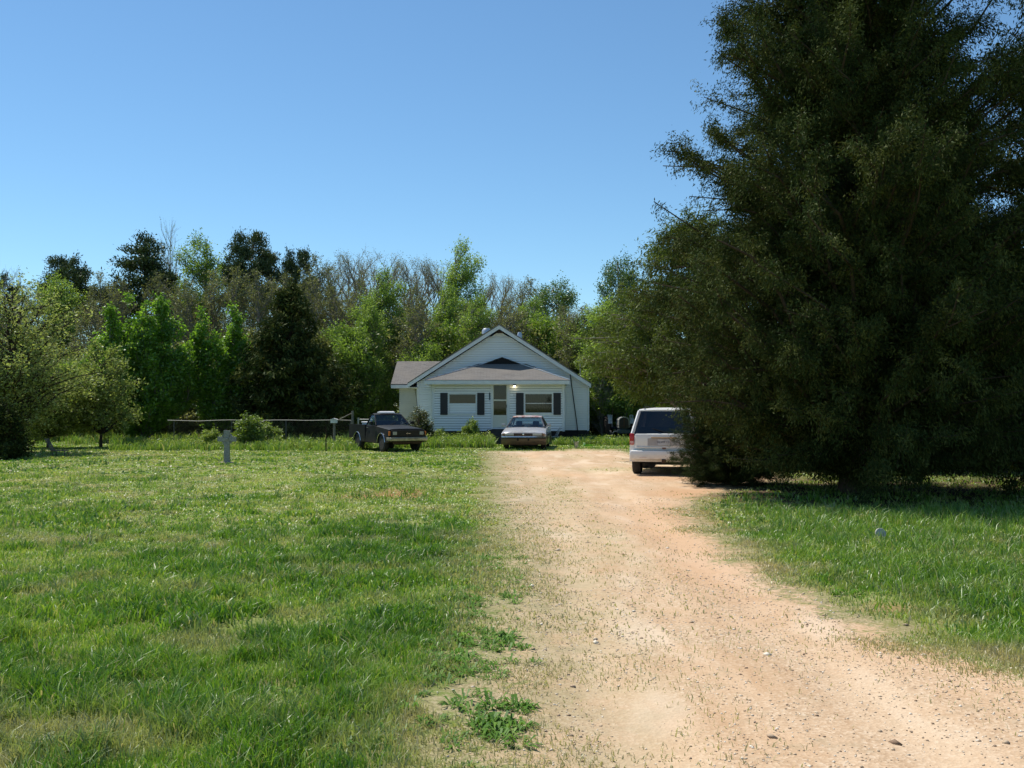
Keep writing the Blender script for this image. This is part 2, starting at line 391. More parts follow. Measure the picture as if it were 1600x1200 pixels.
# tall tufts
def tufts(n, y0, y1, cond, hh, nb, wf=1.0, side=.62, spread=.05):
    y = np.sqrt(rng.uniform(y0 ** 2, y1 ** 2, n)); x = rng.uniform(-side, side, n) * y
    k = cond(x, y); x, y = x[k], y[k]
    X = np.repeat(x, nb) + rng.normal(0, spread, len(x) * nb); Y = np.repeat(y, nb) + rng.normal(0, spread, len(x) * nb)
    hs = np.repeat(rng.uniform(.5, 1.1, len(x)) * hh, nb) * rng.uniform(.45, 1.1, len(X))
    ti = np.clip(np.repeat(rng.uniform(.05, .5, len(x)), nb) + rng.normal(0, .1, len(X)), 0, 1)
    parts.append(blades(X, Y, hs, (.0026 * wf) * rng.uniform(.6, 1.4, len(X)), rng.uniform(.15, .95, len(X)), ti,
                        np.where(rng.uniform(0, 1, len(X)) < .08, .8, .05)))
tufts(2300, 4, 12, lambda x, y: (drive_sdf(x, y) < -.35) & (tallmask(x, y) > .35), .18, 22)
tufts(1500, 12, 26, lambda x, y: (drive_sdf(x, y) < -.5) & (fnoise(x * .9, y * .9, 21, 3) > .55), .22, 16, 2.4)
tufts(2400, 9, 17.5, lambda x, y: (x > 3.6) & (drive_sdf(x, y) < -.9) & (x < 9.5), .27, 22, 1.8, spread=.07)
tufts(1200, 26, 58, lambda x, y: (drive_sdf(x, y) < -.5) & (fnoise(x * .6, y * .6, 22, 3) > .58), .22, 10, 7)
# rank growth along the fence, in front of the house
def band(n, x0, x1, y0, y1, hh, nb=14, wf=7):
    x = rng.uniform(x0, x1, n); y = rng.uniform(y0, y1, n)
    k = fnoise(x * .8, y * .8, 66) > .33; x, y = x[k], y[k]
    X = np.repeat(x, nb) + rng.normal(0, .08, len(x) * nb); Y = np.repeat(y, nb) + rng.normal(0, .08, len(x) * nb)
    hs = np.repeat(rng.uniform(.4, 1.2, len(x)) * hh, nb) * rng.uniform(.45, 1.1, len(X))
    parts.append(blades(X, Y, hs, (.0026 * wf) * rng.uniform(.6, 1.4, len(X)), rng.uniform(.1, .8, len(X)),
                        np.clip(rng.normal(.45, .2, len(X)), 0, 1), np.where(rng.uniform(0, 1, len(X)) < .1, .8, .1)))
band(900, -16.5, -6.2, 41.5, 47, .38)
band(1000, -5.6, -.9, 44.3, 49.2, .48)
band(420, 2.0, 5.6, 47.3, 49.5, .38)
band(60, 2.1, 5.4, 43.2, 44.0, .10, 10, 7)
band(120, -1.2, 2.2, 41.6, 43.6, .09, 10, 7)
band(500, 3.2, 9, 50, 54, .25)
band(1200, -34, -8, 48, 60, .5)
V = []; Q = []; T = []; A = []; D = []; off = 0
for v, q, t, a, d in parts:
    V.append(v); Q.append(q + off); T.append(t + off); A.append(a); D.append(d); off += len(v)
def grass_mat():
    t = NT('grass_mat'); a = t.attr('tint'); d = t.attr('dry')
    c = t.ramp(a, [(0.0, (.075, .19, .012)), (.45, (.19, .36, .03)), (.75, (.34, .47, .07)), (1, (.46, .52, .13))])
    c = t.mix(d, c, (.50, .44, .24))
    di = t.add('ShaderNodeBsdfDiffuse'); t.put(di.inputs[0], c)
    tr = t.add('ShaderNodeBsdfTranslucent'); t.put(tr.inputs[0], t.mix(.5, c, (1, 1, .2), 'MULTIPLY'))
    m = t.add('ShaderNodeMixShader'); m.inputs[0].default_value = .42
    t.l.new(di.outputs[0], m.inputs[1]); t.l.new(tr.outputs[0], m.inputs[2])
    g = t.add('ShaderNodeBsdfGlossy'); g.inputs['Roughness'].default_value = .45; g.inputs[0].default_value = (1, 1, 1, 1)
    m2 = t.add('ShaderNodeMixShader'); m2.inputs[0].default_value = .045
    t.l.new(m.outputs[0], m2.inputs[1]); t.l.new(g.outputs[0], m2.inputs[2]); t.l.new(m2.outputs[0], t.out.inputs[0])
    return t.m
tag(link('grass', npmesh('grass', np.concatenate(V), np.concatenate(Q), np.concatenate(T), {'tint': np.concatenate(A), 'dry': np.concatenate(D)}), grass_mat()),
    'uncut spring grass with tall darker tufts on both sides of the drive', 'grass', kind='stuff')
print('grass blades', off // 5)
# gravel stones
def stones(n, x, y, r, name, m, label):
    base = np.array([(1, 0, 0), (-1, 0, 0), (0, 1, 0), (0, -1, 0), (0, 0, 1), (0, 0, -1)], float)
    tri = np.array([(0, 2, 4), (2, 1, 4), (1, 3, 4), (3, 0, 4), (2, 0, 5), (1, 2, 5), (3, 1, 5), (0, 3, 5)])
    a = rng.uniform(0, np.pi, n); sc = r[:, None] * np.stack([rng.uniform(.7, 1.4, n), rng.uniform(.6, 1.1, n), rng.uniform(.35, .75, n)], -1)
    v = base[None] * sc[:, None]; v = v + rng.normal(0, .12, v.shape) * r[:, None, None]
    c, s = np.cos(a)[:, None], np.sin(a)[:, None]
    vx = v[..., 0] * c - v[..., 1] * s; vy = v[..., 0] * s + v[..., 1] * c
    z = relief(x, y) + .004 + r * .15
    vv = np.stack([vx + x[:, None], vy + y[:, None], v[..., 2] + z[:, None]], -1).reshape(-1, 3)
    T = (np.arange(n)[:, None, None] * 6 + tri[None]).reshape(-1, 3)
    o = link(name, npmesh(name, vv, None, T, {'tint': np.repeat(rng.uniform(0, 1, n), 6)}), m)
    return tag(o, label, 'gravel', kind='stuff')
t = NT('stone_mat'); c = t.ramp(t.attr('tint'), [(0, (.22, .14, .085)), (.15, (.38, .27, .18)), (.6, (.56, .44, .30)), (.9, (.74, .66, .54))]); t.bsdf(c, .85)
n = 42000
y = np.sqrt(rng.uniform(4.0 ** 2, 20 ** 2, n)); y = np.where(rng.uniform(0, 1, n) < .55, rng.uniform(4, 11, n), y); x = rng.uniform(-1.6, 6.5, n)
s = drive_sdf(x, y); k = (s > -.5 + rng.uniform(0, .8, n)) & (fnoise(x * 1.4, y * .7, 12, 3) + .25 * np.exp(-((s - .5) / .5) ** 2) > .47 + rng.uniform(-.1, .1, n)); x, y = x[k], y[k]
r = np.abs(rng.normal(0, .0042, len(x))) + .003; r[rng.uniform(0, 1, len(x)) < .008] *= 2.6
stones(len(x), x, y, r, 'gravel', t.m, 'loose tan and brown gravel strewn over the drive')

# ================================================================== TREES
def segs_mesh(P0, P1, R0, R1, n=5):
    P0 = np.asarray(P0, float); P1 = np.asarray(P1, float); R0 = np.asarray(R0); R1 = np.asarray(R1)
    d = P1 - P0; d /= np.linalg.norm(d, axis=1)[:, None] + 1e-9
    ref = np.where(np.abs(d[:, 2:3]) > .9, np.array([[1., 0, 0]]), np.array([[0., 0, 1]]))
    a = np.cross(d, ref); a /= np.linalg.norm(a, axis=1)[:, None]; b = np.cross(d, a)
    th = np.arange(n) * 2 * np.pi / n; cs = np.cos(th)[None, :, None]; sn = np.sin(th)[None, :, None]
    ring = a[:, None] * cs + b[:, None] * sn
    V = np.concatenate([P0[:, None] + ring * R0[:, None, None], P1[:, None] + ring * R1[:, None, None]], 1)
    k = np.arange(n); q = np.stack([k, (k + 1) % n, (k + 1) % n + n, k + n], -1)
    Q = (np.arange(len(P0))[:, None, None] * 2 * n + q[None]).reshape(-1, 4)
    return V.reshape(-1, 3), Q
def grow(seed, Ht, prof, nb, trunk_r, rise=.5, arch=.12, droop=0., irr=.3, twigs=8, tlen=.8, leaves=8, lsize=(.05, .09), sig=.12,
         mode='leaf', outer=.35, forks=1, stem_from=None, twig_r=.008, upright=0., trunk_h=.93, asp=.55, jit=.12, leafcut=0., brk=.016, raw=False):
    g = np.random.default_rng(seed); zz = np.array([p[0] for p in prof]); rr = np.array([p[1] for p in prof])
    sp0, sp1, r0, r1 = [], [], [], []
    # stems
    stems = []
    for f in range(forks):
        a = g.uniform(0, 6.28); off = 0 if f == 0 and forks == 1 else g.uniform(.15, .5) * rr.max() * .6
        npt = 9; hs = np.linspace(0, 1, npt); wob = np.cumsum(g.normal(0, .018 * Ht / 4, (npt, 2)), 0); wob[0] = 0
        pts = np.stack([wob[:, 0] + math.cos(a) * off * hs ** .8, wob[:, 1] + math.sin(a) * off * hs ** .8, hs * Ht * trunk_h], -1)
        rad = trunk_r * (1 - .93 * hs ** .9) * (1 if forks == 1 else .7)
        rad[0] *= 1.35
        stems.append(pts)
        sp0 += list(pts[:-1]); sp1 += list(pts[1:]); r0 += list(rad[:-1]); r1 += list(rad[1:])
    # branches
    w = np.interp(np.linspace(zz[0], zz[-1], 60), zz, rr) + .15 * rr.max(); w = w ** 1.4; w /= w.sum()
    zs = g.choice(np.linspace(zz[0], zz[-1], 60), nb, p=w) + g.uniform(-.15, .15, nb)
    ph = g.uniform(0, 6.28, 6)
    TW0, TWd, TWl, TWt = [], [], [], []
    for i in range(nb):
        z = zs[i]; th = g.uniform(0, 2 * np.pi); Rz = np.interp(z, zz, rr)
        lump = .5 + .5 * math.sin(3 * th + ph[0] + z * .9) * math.sin(2 * th + ph[1] - z * 1.7)
        rad = Rz * (1 - irr * lump) * (g.uniform(.15, 1) ** .45) * (1.12 if g.uniform() < .12 else 1)
        tip = np.array([rad * math.cos(th), rad * math.sin(th), z])
        st = stems[g.integers(len(stems))]
        zo = z - rad * rise - g.uniform(0, .3); zo = min(max(zo, (stem_from if stem_from is not None else zz[0] * .8)), Ht * trunk_h * .98)
        hq = st[:, 2]; p0 = np.array([np.interp(zo, hq, st[:, 0]), np.interp(zo, hq, st[:, 1]), zo])
        L = np.linalg.norm(tip - p0) + .05
        c1 = (p0 + tip) / 2 + np.array([g.normal(0, .06), g.normal(0, .06), arch]) * L
        m = 6; u = np.linspace(0, 1, m)[:, None]; pts = (1 - u) ** 2 * p0 + 2 * u * (1 - u) * c1 + u * u * tip
        pts[1:-1] += g.normal(0, .025 * L, (m - 2, 3)); pts[:, 2] -= droop * L * (u[:, 0] ** 2)
        br = max(.012, min(trunk_r * .5, L * brk + .008)); rad_ = br * (1 - .85 * u[:, 0])
        sp0 += list(pts[:-1]); sp1 += list(pts[1:]); r0 += list(rad_[:-1]); r1 += list(rad_[1:])
        for j in range(max(3, int(twigs * min(1.5, .45 + L / (rr.max() * 1.3))))):
            uu = g.uniform(outer, 1.0); k = min(int(uu * (m - 1)), m - 2); fr = uu * (m - 1) - k
            q = pts[k] * (1 - fr) + pts[k + 1] * fr; tg = pts[k + 1] - pts[k]; tg /= np.linalg.norm(tg) + 1e-9
            d = tg * .7 + g.normal(0, .55, 3) + np.array([0, 0, upright]); d /= np.linalg.norm(d)
            TW0.append(q); TWd.append(d); TWl.append(tlen * g.uniform(.4, 1.1) * (1.15 - .35 * uu)); TWt.append(g.normal(0, .1))
    TW0 = np.array(TW0); TWd = np.array(TWd); TWl = np.array(TWl)[:, None]; TWt = np.array(TWt)
    mid = TW0 + TWd * TWl * .5 + g.normal(0, .03, TW0.shape); end = TW0 + TWd * TWl + np.array([0, 0, -droop * .6]) * TWl
    SV, SQ = segs_mesh(sp0, sp1, r0, r1, 6)
    tr = np.full(len(TW0), twig_r)
    V2, Q2 = segs_mesh(np.concatenate([TW0, mid]), np.concatenate([mid, end]), np.concatenate([tr, tr * .7]), np.concatenate([tr * .7, tr * .3]), 3)
    TV, TQ = np.concatenate([SV, V2]), np.concatenate([SQ, Q2 + len(SV)])
    # leaves
    nt = len(TW0); N = nt * leaves; ti = np.repeat(np.arange(nt), leaves)
    u = g.uniform(.15, 1.05, N)[:, None]
    c = TW0[ti] + (end - TW0)[ti] * u + g.normal(0, sig, (N, 3))
    if leafcut:
        keep = g.uniform(0, 1, nt) > leafcut; k = keep[ti]; c = c[k]; ti = ti[k]; N = len(c)
    if mode == 'leaf':
        a = g.normal(0, 1, (N, 3)); a[:, 2] = a[:, 2] * .6 - .2
        b = g.normal(0, 1, (N, 3)); asr = asp
    elif mode == 'needle':
        a = TWd[ti] * .8 + g.normal(0, .6, (N, 3)) + np.array([0, 0, .35]); b = g.normal(0, 1, (N, 3)); asr = asp
    else:   # hanging sprays
        a = TWd[ti] * .5 + g.normal(0, .42, (N, 3)) + np.array([0, 0, -.6]); b = g.normal(0, 1, (N, 3)); asr = asp
    a /= np.linalg.norm(a, axis=1)[:, None]; b = b - (b * a).sum(1)[:, None] * a; b /= np.linalg.norm(b, axis=1)[:, None]
    L = g.uniform(lsize[0], lsize[1], N)[:, None]
    V = np.stack([c - a * L, c + b * L * asr - a * L * .15, c + a * L, c - b * L * asr - a * L * .15], 1).reshape(-1, 3)
    Q = np.arange(N * 4).reshape(-1, 4)
    tint = np.clip(.5 + TWt[ti] * 1.4 + g.normal(0, jit, N), 0, 1)
    if raw: return TV, TQ, V, np.repeat(tint, 4)
    return npmesh('trunk', TV, TQ, smooth=True), npmesh('crown', V, Q, attrs={'tint': np.repeat(tint, 4)})
def multi(seed, items, **k):
    TV, TQ, LV, LT = [], [], [], []; o = 0
    for i, (dx, dy, h, r, z0, nb) in enumerate(items):
        pr = [(z0, r * .5), (z0 + (h - z0) * .3, r), (z0 + (h - z0) * .65, r * .75), (h, r * .15)]
        a, b, c, d = grow(seed + i, h, pr, nb, .07, raw=True, stem_from=z0 * .6, **k)
        f = np.clip(a[:, 2:3] / (h * .45), 0, 1) ** .8; f2 = np.clip(c[:, 2:3] / (h * .45), 0, 1) ** .8
        TV.append(a + f * [dx, dy, 0]); LV.append(c + f2 * [dx, dy, 0]); TQ.append(b + o); o += len(a); LT.append(d)
    LV = np.concatenate(LV)
    return npmesh('trunk', np.concatenate(TV), np.concatenate(TQ), smooth=True), npmesh('crown', LV, np.arange(len(LV)).reshape(-1, 4), attrs={'tint': np.concatenate(LT)})
def barkmat(name, c, s=14):
    t = NT(name); p = t.coord(); n = t.noise(t.scalev(p, (1, 1, .25)), s, 5, .7)
    t.bsdf(t.ramp(n, [(.3, tuple(v * .45 for v in c)), (.7, c)]), .95, 0, t.bump(n, .6, .03), Specular_IOR_Level=.1); return t.m
B_GREY = barkmat('bark_grey', (.30, .27, .23)); B_DARK = barkmat('bark_dark', (.10, .075, .055)); B_PALE = barkmat('bark_pale', (.48, .43, .36))
B_BROWN = barkmat('bark_brown', (.19, .14, .10))
L_CEDAR = leafmat('cedar_leaf', (.014, .028, .008), (.038, .058, .015), (.12, .13, .036), .14, .5, .008)
L_PINE = leafmat('pine_leaf', (.022, .042, .012), (.05, .08, .022), (.11, .14, .045), .15, .5, .05)
L_MAPLE = leafmat('maple_leaf', (.10, .21, .014), (.23, .42, .04), (.42, .60, .11), .64, .45, .05)
L_SPRING = leafmat('spring_leaf', (.12, .20, .02), (.23, .36, .05), (.39, .51, .12), .6, .45, .04)
L_DULL = leafmat('dull_leaf', (.11, .125, .03), (.21, .225, .07), (.36, .36, .15), .4, .5, .04)
L_APPLE = leafmat('apple_leaf', (.13, .18, .03), (.27, .34, .08), (.48, .52, .22), .52, .45, .03)
L_OLIVE = leafmat('olive_leaf', (.055, .075, .015), (.11, .12, .025), (.24, .19, .05), .35, .45, .06)
L_GLOSS = leafmat('gloss_leaf', (.05, .10, .018), (.10, .18, .035), (.20, .29, .08), .4, .35, .07)
L_CEDAR2 = leafmat('young_cedar_leaf', (.055, .09, .016), (.125, .17, .03), (.24, .28, .06), .36, .5, .02)

PROTO = {}
def proto(key, trunk, crown, bm, lm): trunk.materials.append(bm); crown.materials.append(lm); PROTO[key] = (trunk, crown)
def plant(key, name, X, Y, label, cat='tree', group=None, s=1., rz=None, sz=None, cn='crown', tn='trunk'):
    e = empty(name, (X, Y, -.03), random.uniform(0, 6.28) if rz is None else rz, label, cat, group)
    e.scale = (s, s, sz or s); t, c = PROTO[key]
    a = bpy.data.objects.new(tn, t); b = bpy.data.objects.new(cn, c)
    for o in (a, b): COL.objects.link(o); o.parent = e
    return e
def plant_px(key, name, px, ytop, Y, Hk, label, Rpx=None, Rk=None, **k):
    """Hk: prototype height; scale so that the top reaches the photo's line"""
    h = PZ(ytop, Y); s = h / Hk
    sx = s if Rpx is None else (Rpx / F * Y) / Rk
    e = plant(key, name, PX(px, Y), Y, label, s=sx, sz=s, **k); return e

# --- big cedars by the drive
CP = [(.75, 3.0), (1.2, 4.0), (1.9, 4.8), (3.0, 5.4), (5, 5.6), (6.2, 5.4), (8.1, 4.8), (10.8, 4.0), (13.5, 3.0), (15.6, 1.2)]
CEDK = dict(brk=.009, rise=1.0, arch=.13, droop=.13, mode='spray', outer=.2, twig_r=.004, asp=.27, stem_from=.3, jit=.09)
proto('cedar_big', *grow(101, 16, CP, 900, .34, irr=.32, twigs=26, tlen=.60, leaves=72, lsize=(.022, .052), sig=.075, **CEDK), B_DARK, L_CEDAR)
proto('cedar_mid', *grow(102, 13, [(.5, 3.4), (1.1, 4.2), (3, 4.6), (5, 4.5), (7.5, 4.0), (10, 3.0), (12.6, .8)], 560, .28, irr=.32, twigs=20, tlen=.64,
      leaves=56, lsize=(.028, .062), sig=.085, **CEDK), B_DARK, L_CEDAR)
proto('cedar_young', *grow(103, 8, [(2.3, 2.6), (3, 4.2), (3.8, 4.4), (5, 3.6), (6.6, 2.2), (7.9, .4)], 270, .2, rise=.5, arch=.12, droop=.12,
      irr=.4, twigs=18, tlen=.7, leaves=32, lsize=(.03, .085), sig=.09, mode='spray', outer=.25, twig_r=.006, asp=.26, stem_from=1.2, jit=.08), B_GREY, L_CEDAR2)
CG = 'big cedars on the right of the drive'
plant('cedar_big', 'cedar_tree', 7.0, 20.7, 'tallest dark cedar right of the drive, drooping boughs hiding the white car', 'tree', rz=4.4, s=.93)
plant('cedar_mid', 'cedar_tree', 4.95, 23.4, 'small low cedar standing in for boughs before the right side of the white car', 'tree', rz=2.6, s=.34, sz=.26)  # stands in for low hanging boughs of the tallest cedar
plant('cedar_mid', 'cedar_tree', 13.1, 20.9, 'dark cedar at the right edge of the photo', 'tree', rz=2.0, s=1.03, sz=1.25)
plant('cedar_mid', 'cedar_tree', 11.6, 31.5, 'lower dark cedar half hidden behind the tallest cedar', 'tree', rz=4.1, s=1.15)
plant('cedar_mid', 'cedar_tree', 19.3, 23, 'dark cedar rightmost of the row, mostly outside the frame', 'tree', rz=5.0)
plant('cedar_young', 'cedar_tree', 6.5, 36.4, 'sunlit olive-green cedar between the house corner and the tallest cedar', 'tree', rz=1.0, s=1.22, sz=1.12)

# --- trees on the left lawn
proto('apple', *grow(201, 7, [(1.1, 1.2), (2, 3.2), (3.5, 3.8), (5, 3.3), (6.2, 2.2), (6.9, .8)], 200, .2, rise=.7, arch=.12, irr=.38, twigs=13, tlen=.85,
      leaves=12, lsize=(.035, .075), sig=.12, forks=3, stem_from=.8, asp=.5), B_DARK, L_APPLE)
proto('small', *grow(202, 4.4, [(.7, .9), (1.4, 1.9), (2.6, 2.0), (3.6, 1.4), (4.3, .4)], 110, .06, rise=.7, arch=.1, irr=.3, twigs=12, tlen=.55,
      leaves=11, lsize=(.035, .075), sig=.09, stem_from=.6, asp=.5), B_DARK, L_APPLE)
plant('apple', 'lawn_tree', -19.6, 39.4, 'spreading grey-green tree at the left edge of the lawn', rz=1)
plant('small', 'lawn_tree', PX(158, 45), 45, 'small round grey-green tree with a thin trunk left of the cross', rz=1, s=1.05)
plant('small', 'lawn_tree', PX(75, 44), 44, 'small leafy tree low between the spreading tree and the thin-trunked one', rz=3, s=.95, sz=.8)
MK = dict(rise=1.5, arch=.06, irr=.25, twigs=11, tlen=.5, leaves=12, lsize=(.055, .10), sig=.12, asp=.6, upright=.7)
proto('maple', *multi(210, [(-2.3, .2, 5.0, 1.12, 1.2, 34), (-1.5, -.4, 6.5, 1.12, 1.5, 44), (-.7, .3, 7.3, 1.12, 2, 44), (.2, -.2, 7.0, 1.12, 2, 44), (.9, .4, 7.7, 1.12, 2, 44), (1.7, -.3, 6.4, 1.12, 1.5, 40), (2.3, .2, 5.2, 1.12, 1.2, 32),
                           (-.9, -1.2, 4.6, 1.2, .4, 50), (.9, -1.1, 4.4, 1.2, .4, 50), (0, 1.2, 5.6, 1.2, .6, 40)], **MK), B_GREY, L_MAPLE)
proto('maple_slim', *multi(240, [(-.9, .1, 6.6, .95, 1.2, 44), (0, -.4, 5.6, .9, .5, 50), (.9, .1, 6.9, .9, 1.4, 44), (.4, .8, 5.6, .9, .8, 34), (1.5, -.2, 4.8, .7, .8, 30)], **MK), B_GREY, L_MAPLE)
plant_px('maple', 'maple_tree', 220, 452, 52, 7.6, 'bright green leafy tree, the larger of the two beside the dark cedar', rz=.25, Rpx=84, Rk=2.9)
plant_px('maple_slim', 'maple_tree', 338, 478, 53.5, 6.9, 'bright green slimmer tree touching the left side of the dark cedar', rz=.1, Rpx=50, Rk=1.8)
proto('cedar_far', *grow(204, 8, [(.3, 2.4), (1.2, 3.0), (3, 2.9), (4.5, 2.2), (6, 1.4), (7.8, .25)], 260, .16, rise=.4, arch=.08, droop=.03, irr=.25,
      twigs=12, tlen=.6, leaves=18, lsize=(.07, .15), sig=.1, mode='spray', asp=.3, stem_from=.3), B_DARK, L_CEDAR)
plant_px('cedar_far', 'cedar_tree', 452, 446, 54, 8, 'dark conical cedar behind the fence between bright green trees', rz=0, Rpx=110, Rk=3.0)

for px, Y, h_ in ((1130, 33, 3.6), (1215, 30.5, 3.2), (1300, 32, 3.4), (1380, 30, 3.2), (1465, 31.5, 3.4), (1545, 30, 3.4), (1640, 31, 3.6)):  # low cedars added to hide sunlit lawn and keep the gap dark
    plant('cedar_far', 'fill_cedar', PX(px, Y), Y, 'low dark cedar added to darken the gap behind the big cedars', 'tree', group='low cedars added behind the big ones', s=.62, sz=h_ / 8)
# --- the wood behind
proto('pineA', *grow(301, 14, [(7.5, 1.0), (9, 2.8), (10.5, 3.2), (12, 2.9), (13.3, 1.9), (14, .6)], 90, .2, rise=.25, arch=.05, irr=.3, twigs=15, tlen=.8,
      leaves=26, lsize=(.07, .14), sig=.17, mode='needle', asp=.35, outer=.55, stem_from=6, upright=.3), B_BROWN, L_PINE)
proto('pineB', *grow(302, 14, [(4, 1.6), (6, 3.0), (8.5, 3.0), (11, 2.2), (13, 1.2), (14, .3)], 150, .2, rise=.2, arch=.05, irr=.25, twigs=14, tlen=.8,
      leaves=22, lsize=(.07, .14), sig=.17, mode='needle', asp=.35, outer=.4, stem_from=3.5, upright=.35), B_BROWN, L_PINE)
proto('bareA', *grow(303, 13, [(4, .8), (7, 1.9), (10, 2.2), (12, 1.6), (13, .7)], 75, .12, rise=1.6, arch=.03, irr=.2, twigs=12, tlen=1.0,
      leaves=5, lsize=(.03, .055), sig=.10, forks=3, stem_from=2.5, upright=.6, twig_r=.009), B_PALE, L_DULL)
proto('bareB', *grow(304, 13, [(3, .8), (6, 2.2), (9, 2.4), (11.5, 1.8), (13, .6)], 110, .12, rise=1.4, arch=.04, irr=.25, twigs=13, tlen=1.0,
      leaves=6, lsize=(.05, .09), sig=.09, forks=2, stem_from=2, upright=.5, twig_r=.012), B_GREY, L_DULL)
proto('bareC', *grow(305, 13, [(6, .8), (9, 2.0), (12, 1.6), (13, .9)], 60, .09, rise=1.7, arch=.02, irr=.2, twigs=9, tlen=1.2,
      leaves=1, lsize=(.03, .06), sig=.06, forks=2, stem_from=4, upright=.6, twig_r=.010), B_PALE, L_SPRING)
proto('leafyA', *grow(306, 12, [(1.5, 1.6), (4, 2.3), (7, 2.4), (9.5, 2.1), (11.3, 1.4), (12, .7)], 190, .14, rise=1.0, arch=.05, irr=.45, twigs=13, tlen=.9,
      leaves=15, lsize=(.045, .085), sig=.14, forks=2, stem_from=1.5, upright=.4), B_GREY, L_SPRING)
proto('leafyB', *grow(307, 10, [(1, 2.2), (3, 3.1), (6, 3.2), (8.5, 2.3), (9.8, .9)], 210, .16, rise=.8, arch=.06, irr=.35, twigs=12, tlen=.9,
      leaves=19, lsize=(.045, .085), sig=.17, forks=3, stem_from=1.5, upright=.2), B_GREY, L_GLOSS)
proto('brush', *grow(308, 6, [(.3, 1.8), (1.5, 2.4), (3.2, 2.5), (4.8, 1.9), (5.8, .9)], 170, .07, rise=1.0, arch=.05, irr=.35, twigs=11, tlen=.7,
      leaves=20, lsize=(.045, .085), sig=.17, forks=4, stem_from=.2, upright=.4), B_GREY, L_SPRING)
proto('bushD', *grow(309, 6, [(.2, 2.2), (1.5, 2.7), (3.2, 2.5), (4.8, 1.7), (5.8, .6)], 170, .08, rise=.8, arch=.05, irr=.35, twigs=11, tlen=.7,
      leaves=20, lsize=(.05, .09), sig=.17, forks=4, stem_from=.2, upright=.3), B_BROWN, L_DULL)
WG = 'trees of the wood behind the lawn'
plant_px('pineA', 'pine_tree', 103, 400, 80, 14, 'flat-topped dark pine above the grey-green tree on the left', rz=.2, Rpx=58, Rk=3.2)
plant_px('pineB', 'pine_tree', 222, 366, 76, 14, 'tall pointed pine left of the leafy light-green treetop', rz=1.3, Rpx=84, Rk=3.0)
plant_px('pineA', 'pine_tree', 388, 362, 84, 14, 'tallest dark pine with a clumpy knob top in the middle of the wood', rz=2.2, Rpx=60, Rk=3.2)
plant_px('pineA', 'pine_tree', 465, 388, 82, 14, 'small rounded pine top right of the clumpy tall pine', rz=3.9, Rpx=42, Rk=3.2)
plant_px('pineB', 'pine_tree', 5, 428, 80, 14, 'pine top cut by the left edge of the photo', rz=3, Rpx=45, Rk=3.0)
plant_px('bareC', 'bare_tree', 262, 356, 82, 13, 'thin bare treetop rising between the pointed pine and the leafy top', Rpx=34, Rk=2)
plant_px('leafyA', 'leafy_tree', 311, 374, 75, 12, 'leafy light-green treetop between the pointed pine and the tallest pine', Rpx=52, Rk=2.3)
plant_px('leafyA', 'leafy_tree', 722, 385, 74, 12, 'tall narrow green tree standing above the left roof slope', Rpx=48, Rk=2.3)
plant_px('leafyB', 'leafy_tree', 868, 437, 72, 10, 'round-crowned green tree above the right roof slope', Rpx=68, Rk=3.2)
plant_px('leafyB', 'leafy_tree', 968, 400, 60, 10, 'glossy green tree against the sky left of the tallest cedar', Rpx=60, Rk=3.2)
plant_px('leafyA', 'leafy_tree', 600, 428, 66, 12, 'bright slender green tree in front of the bare trees left of the house', Rpx=50, Rk=2.3)
plant_px('leafyA', 'leafy_tree', 950, 470, 56, 12, 'bright green tree right behind the house corner', Rpx=60, Rk=2.3)
plant_px('leafyA', 'leafy_tree', 92, 436, 70, 12, 'green treetop showing above the spreading grey-green tree', Rpx=50, Rk=2.3)
BG = 'leafless trees of the wood'; k = 0
for px, yt, Y, key in ((498, 402, 74, 'bareB'), (524, 392, 78, 'bareA'), (548, 384, 76, 'bareA'), (574, 386, 80, 'bareA'), (608, 388, 78, 'bareA'), (634, 396, 76, 'bareA'),
                       (660, 394, 79, 'bareA'), (684, 398, 77, 'bareA'), (752, 424, 76, 'bareA'), (778, 420, 78, 'bareA'), (806, 428, 76, 'bareA'), (832, 438, 74, 'bareB'),
                       (18, 428, 76, 'bareC'), (160, 428, 74, 'bareB')):
    plant_px(key, 'bare_tree', px, yt, Y, 13, 'thin nearly leafless grey tree on the skyline of the wood', group=BG)
MG = 'twiggy brown trees filling the wood'
for px, yt, Y, key in ((140, 470, 66, 'bareB'), (185, 440, 68, 'bareB'), (250, 430, 68, 'bareB'), (290, 440, 66, 'bareB'), (335, 425, 70, 'bareB'), (370, 420, 68, 'bareB'), (405, 425, 66, 'bareB'),
                       (440, 430, 70, 'bareB'), (480, 440, 66, 'bareB'), (520, 450, 67, 'bareB'), (560, 440, 70, 'bareB'), (700, 455, 68, 'leafyA'), (740, 475, 66, 'bareB'), (790, 470, 67, 'bareB'),
                       (830, 470, 68, 'leafyA'), (885, 480, 64, 'bareB'), (915, 490, 60, 'leafyA'), (50, 460, 68, 'bareB'), (-60, 440, 66, 'bareB'), (640, 450, 70, 'bareB')):
    if key == 'leafyA': plant_px(key, 'leafy_tree', px, yt, Y, 12, 'spring-green tree standing in the wood behind the house roof', group='green trees behind the roof', Rpx=46, Rk=2.4); continue
    plant_px(key, 'twiggy_tree', px, yt, Y, 13, 'brownish twiggy tree with few leaves inside the wood', group=MG, Rpx=44, Rk=2.4)
GG = 'green undergrowth trees at the wood edge'
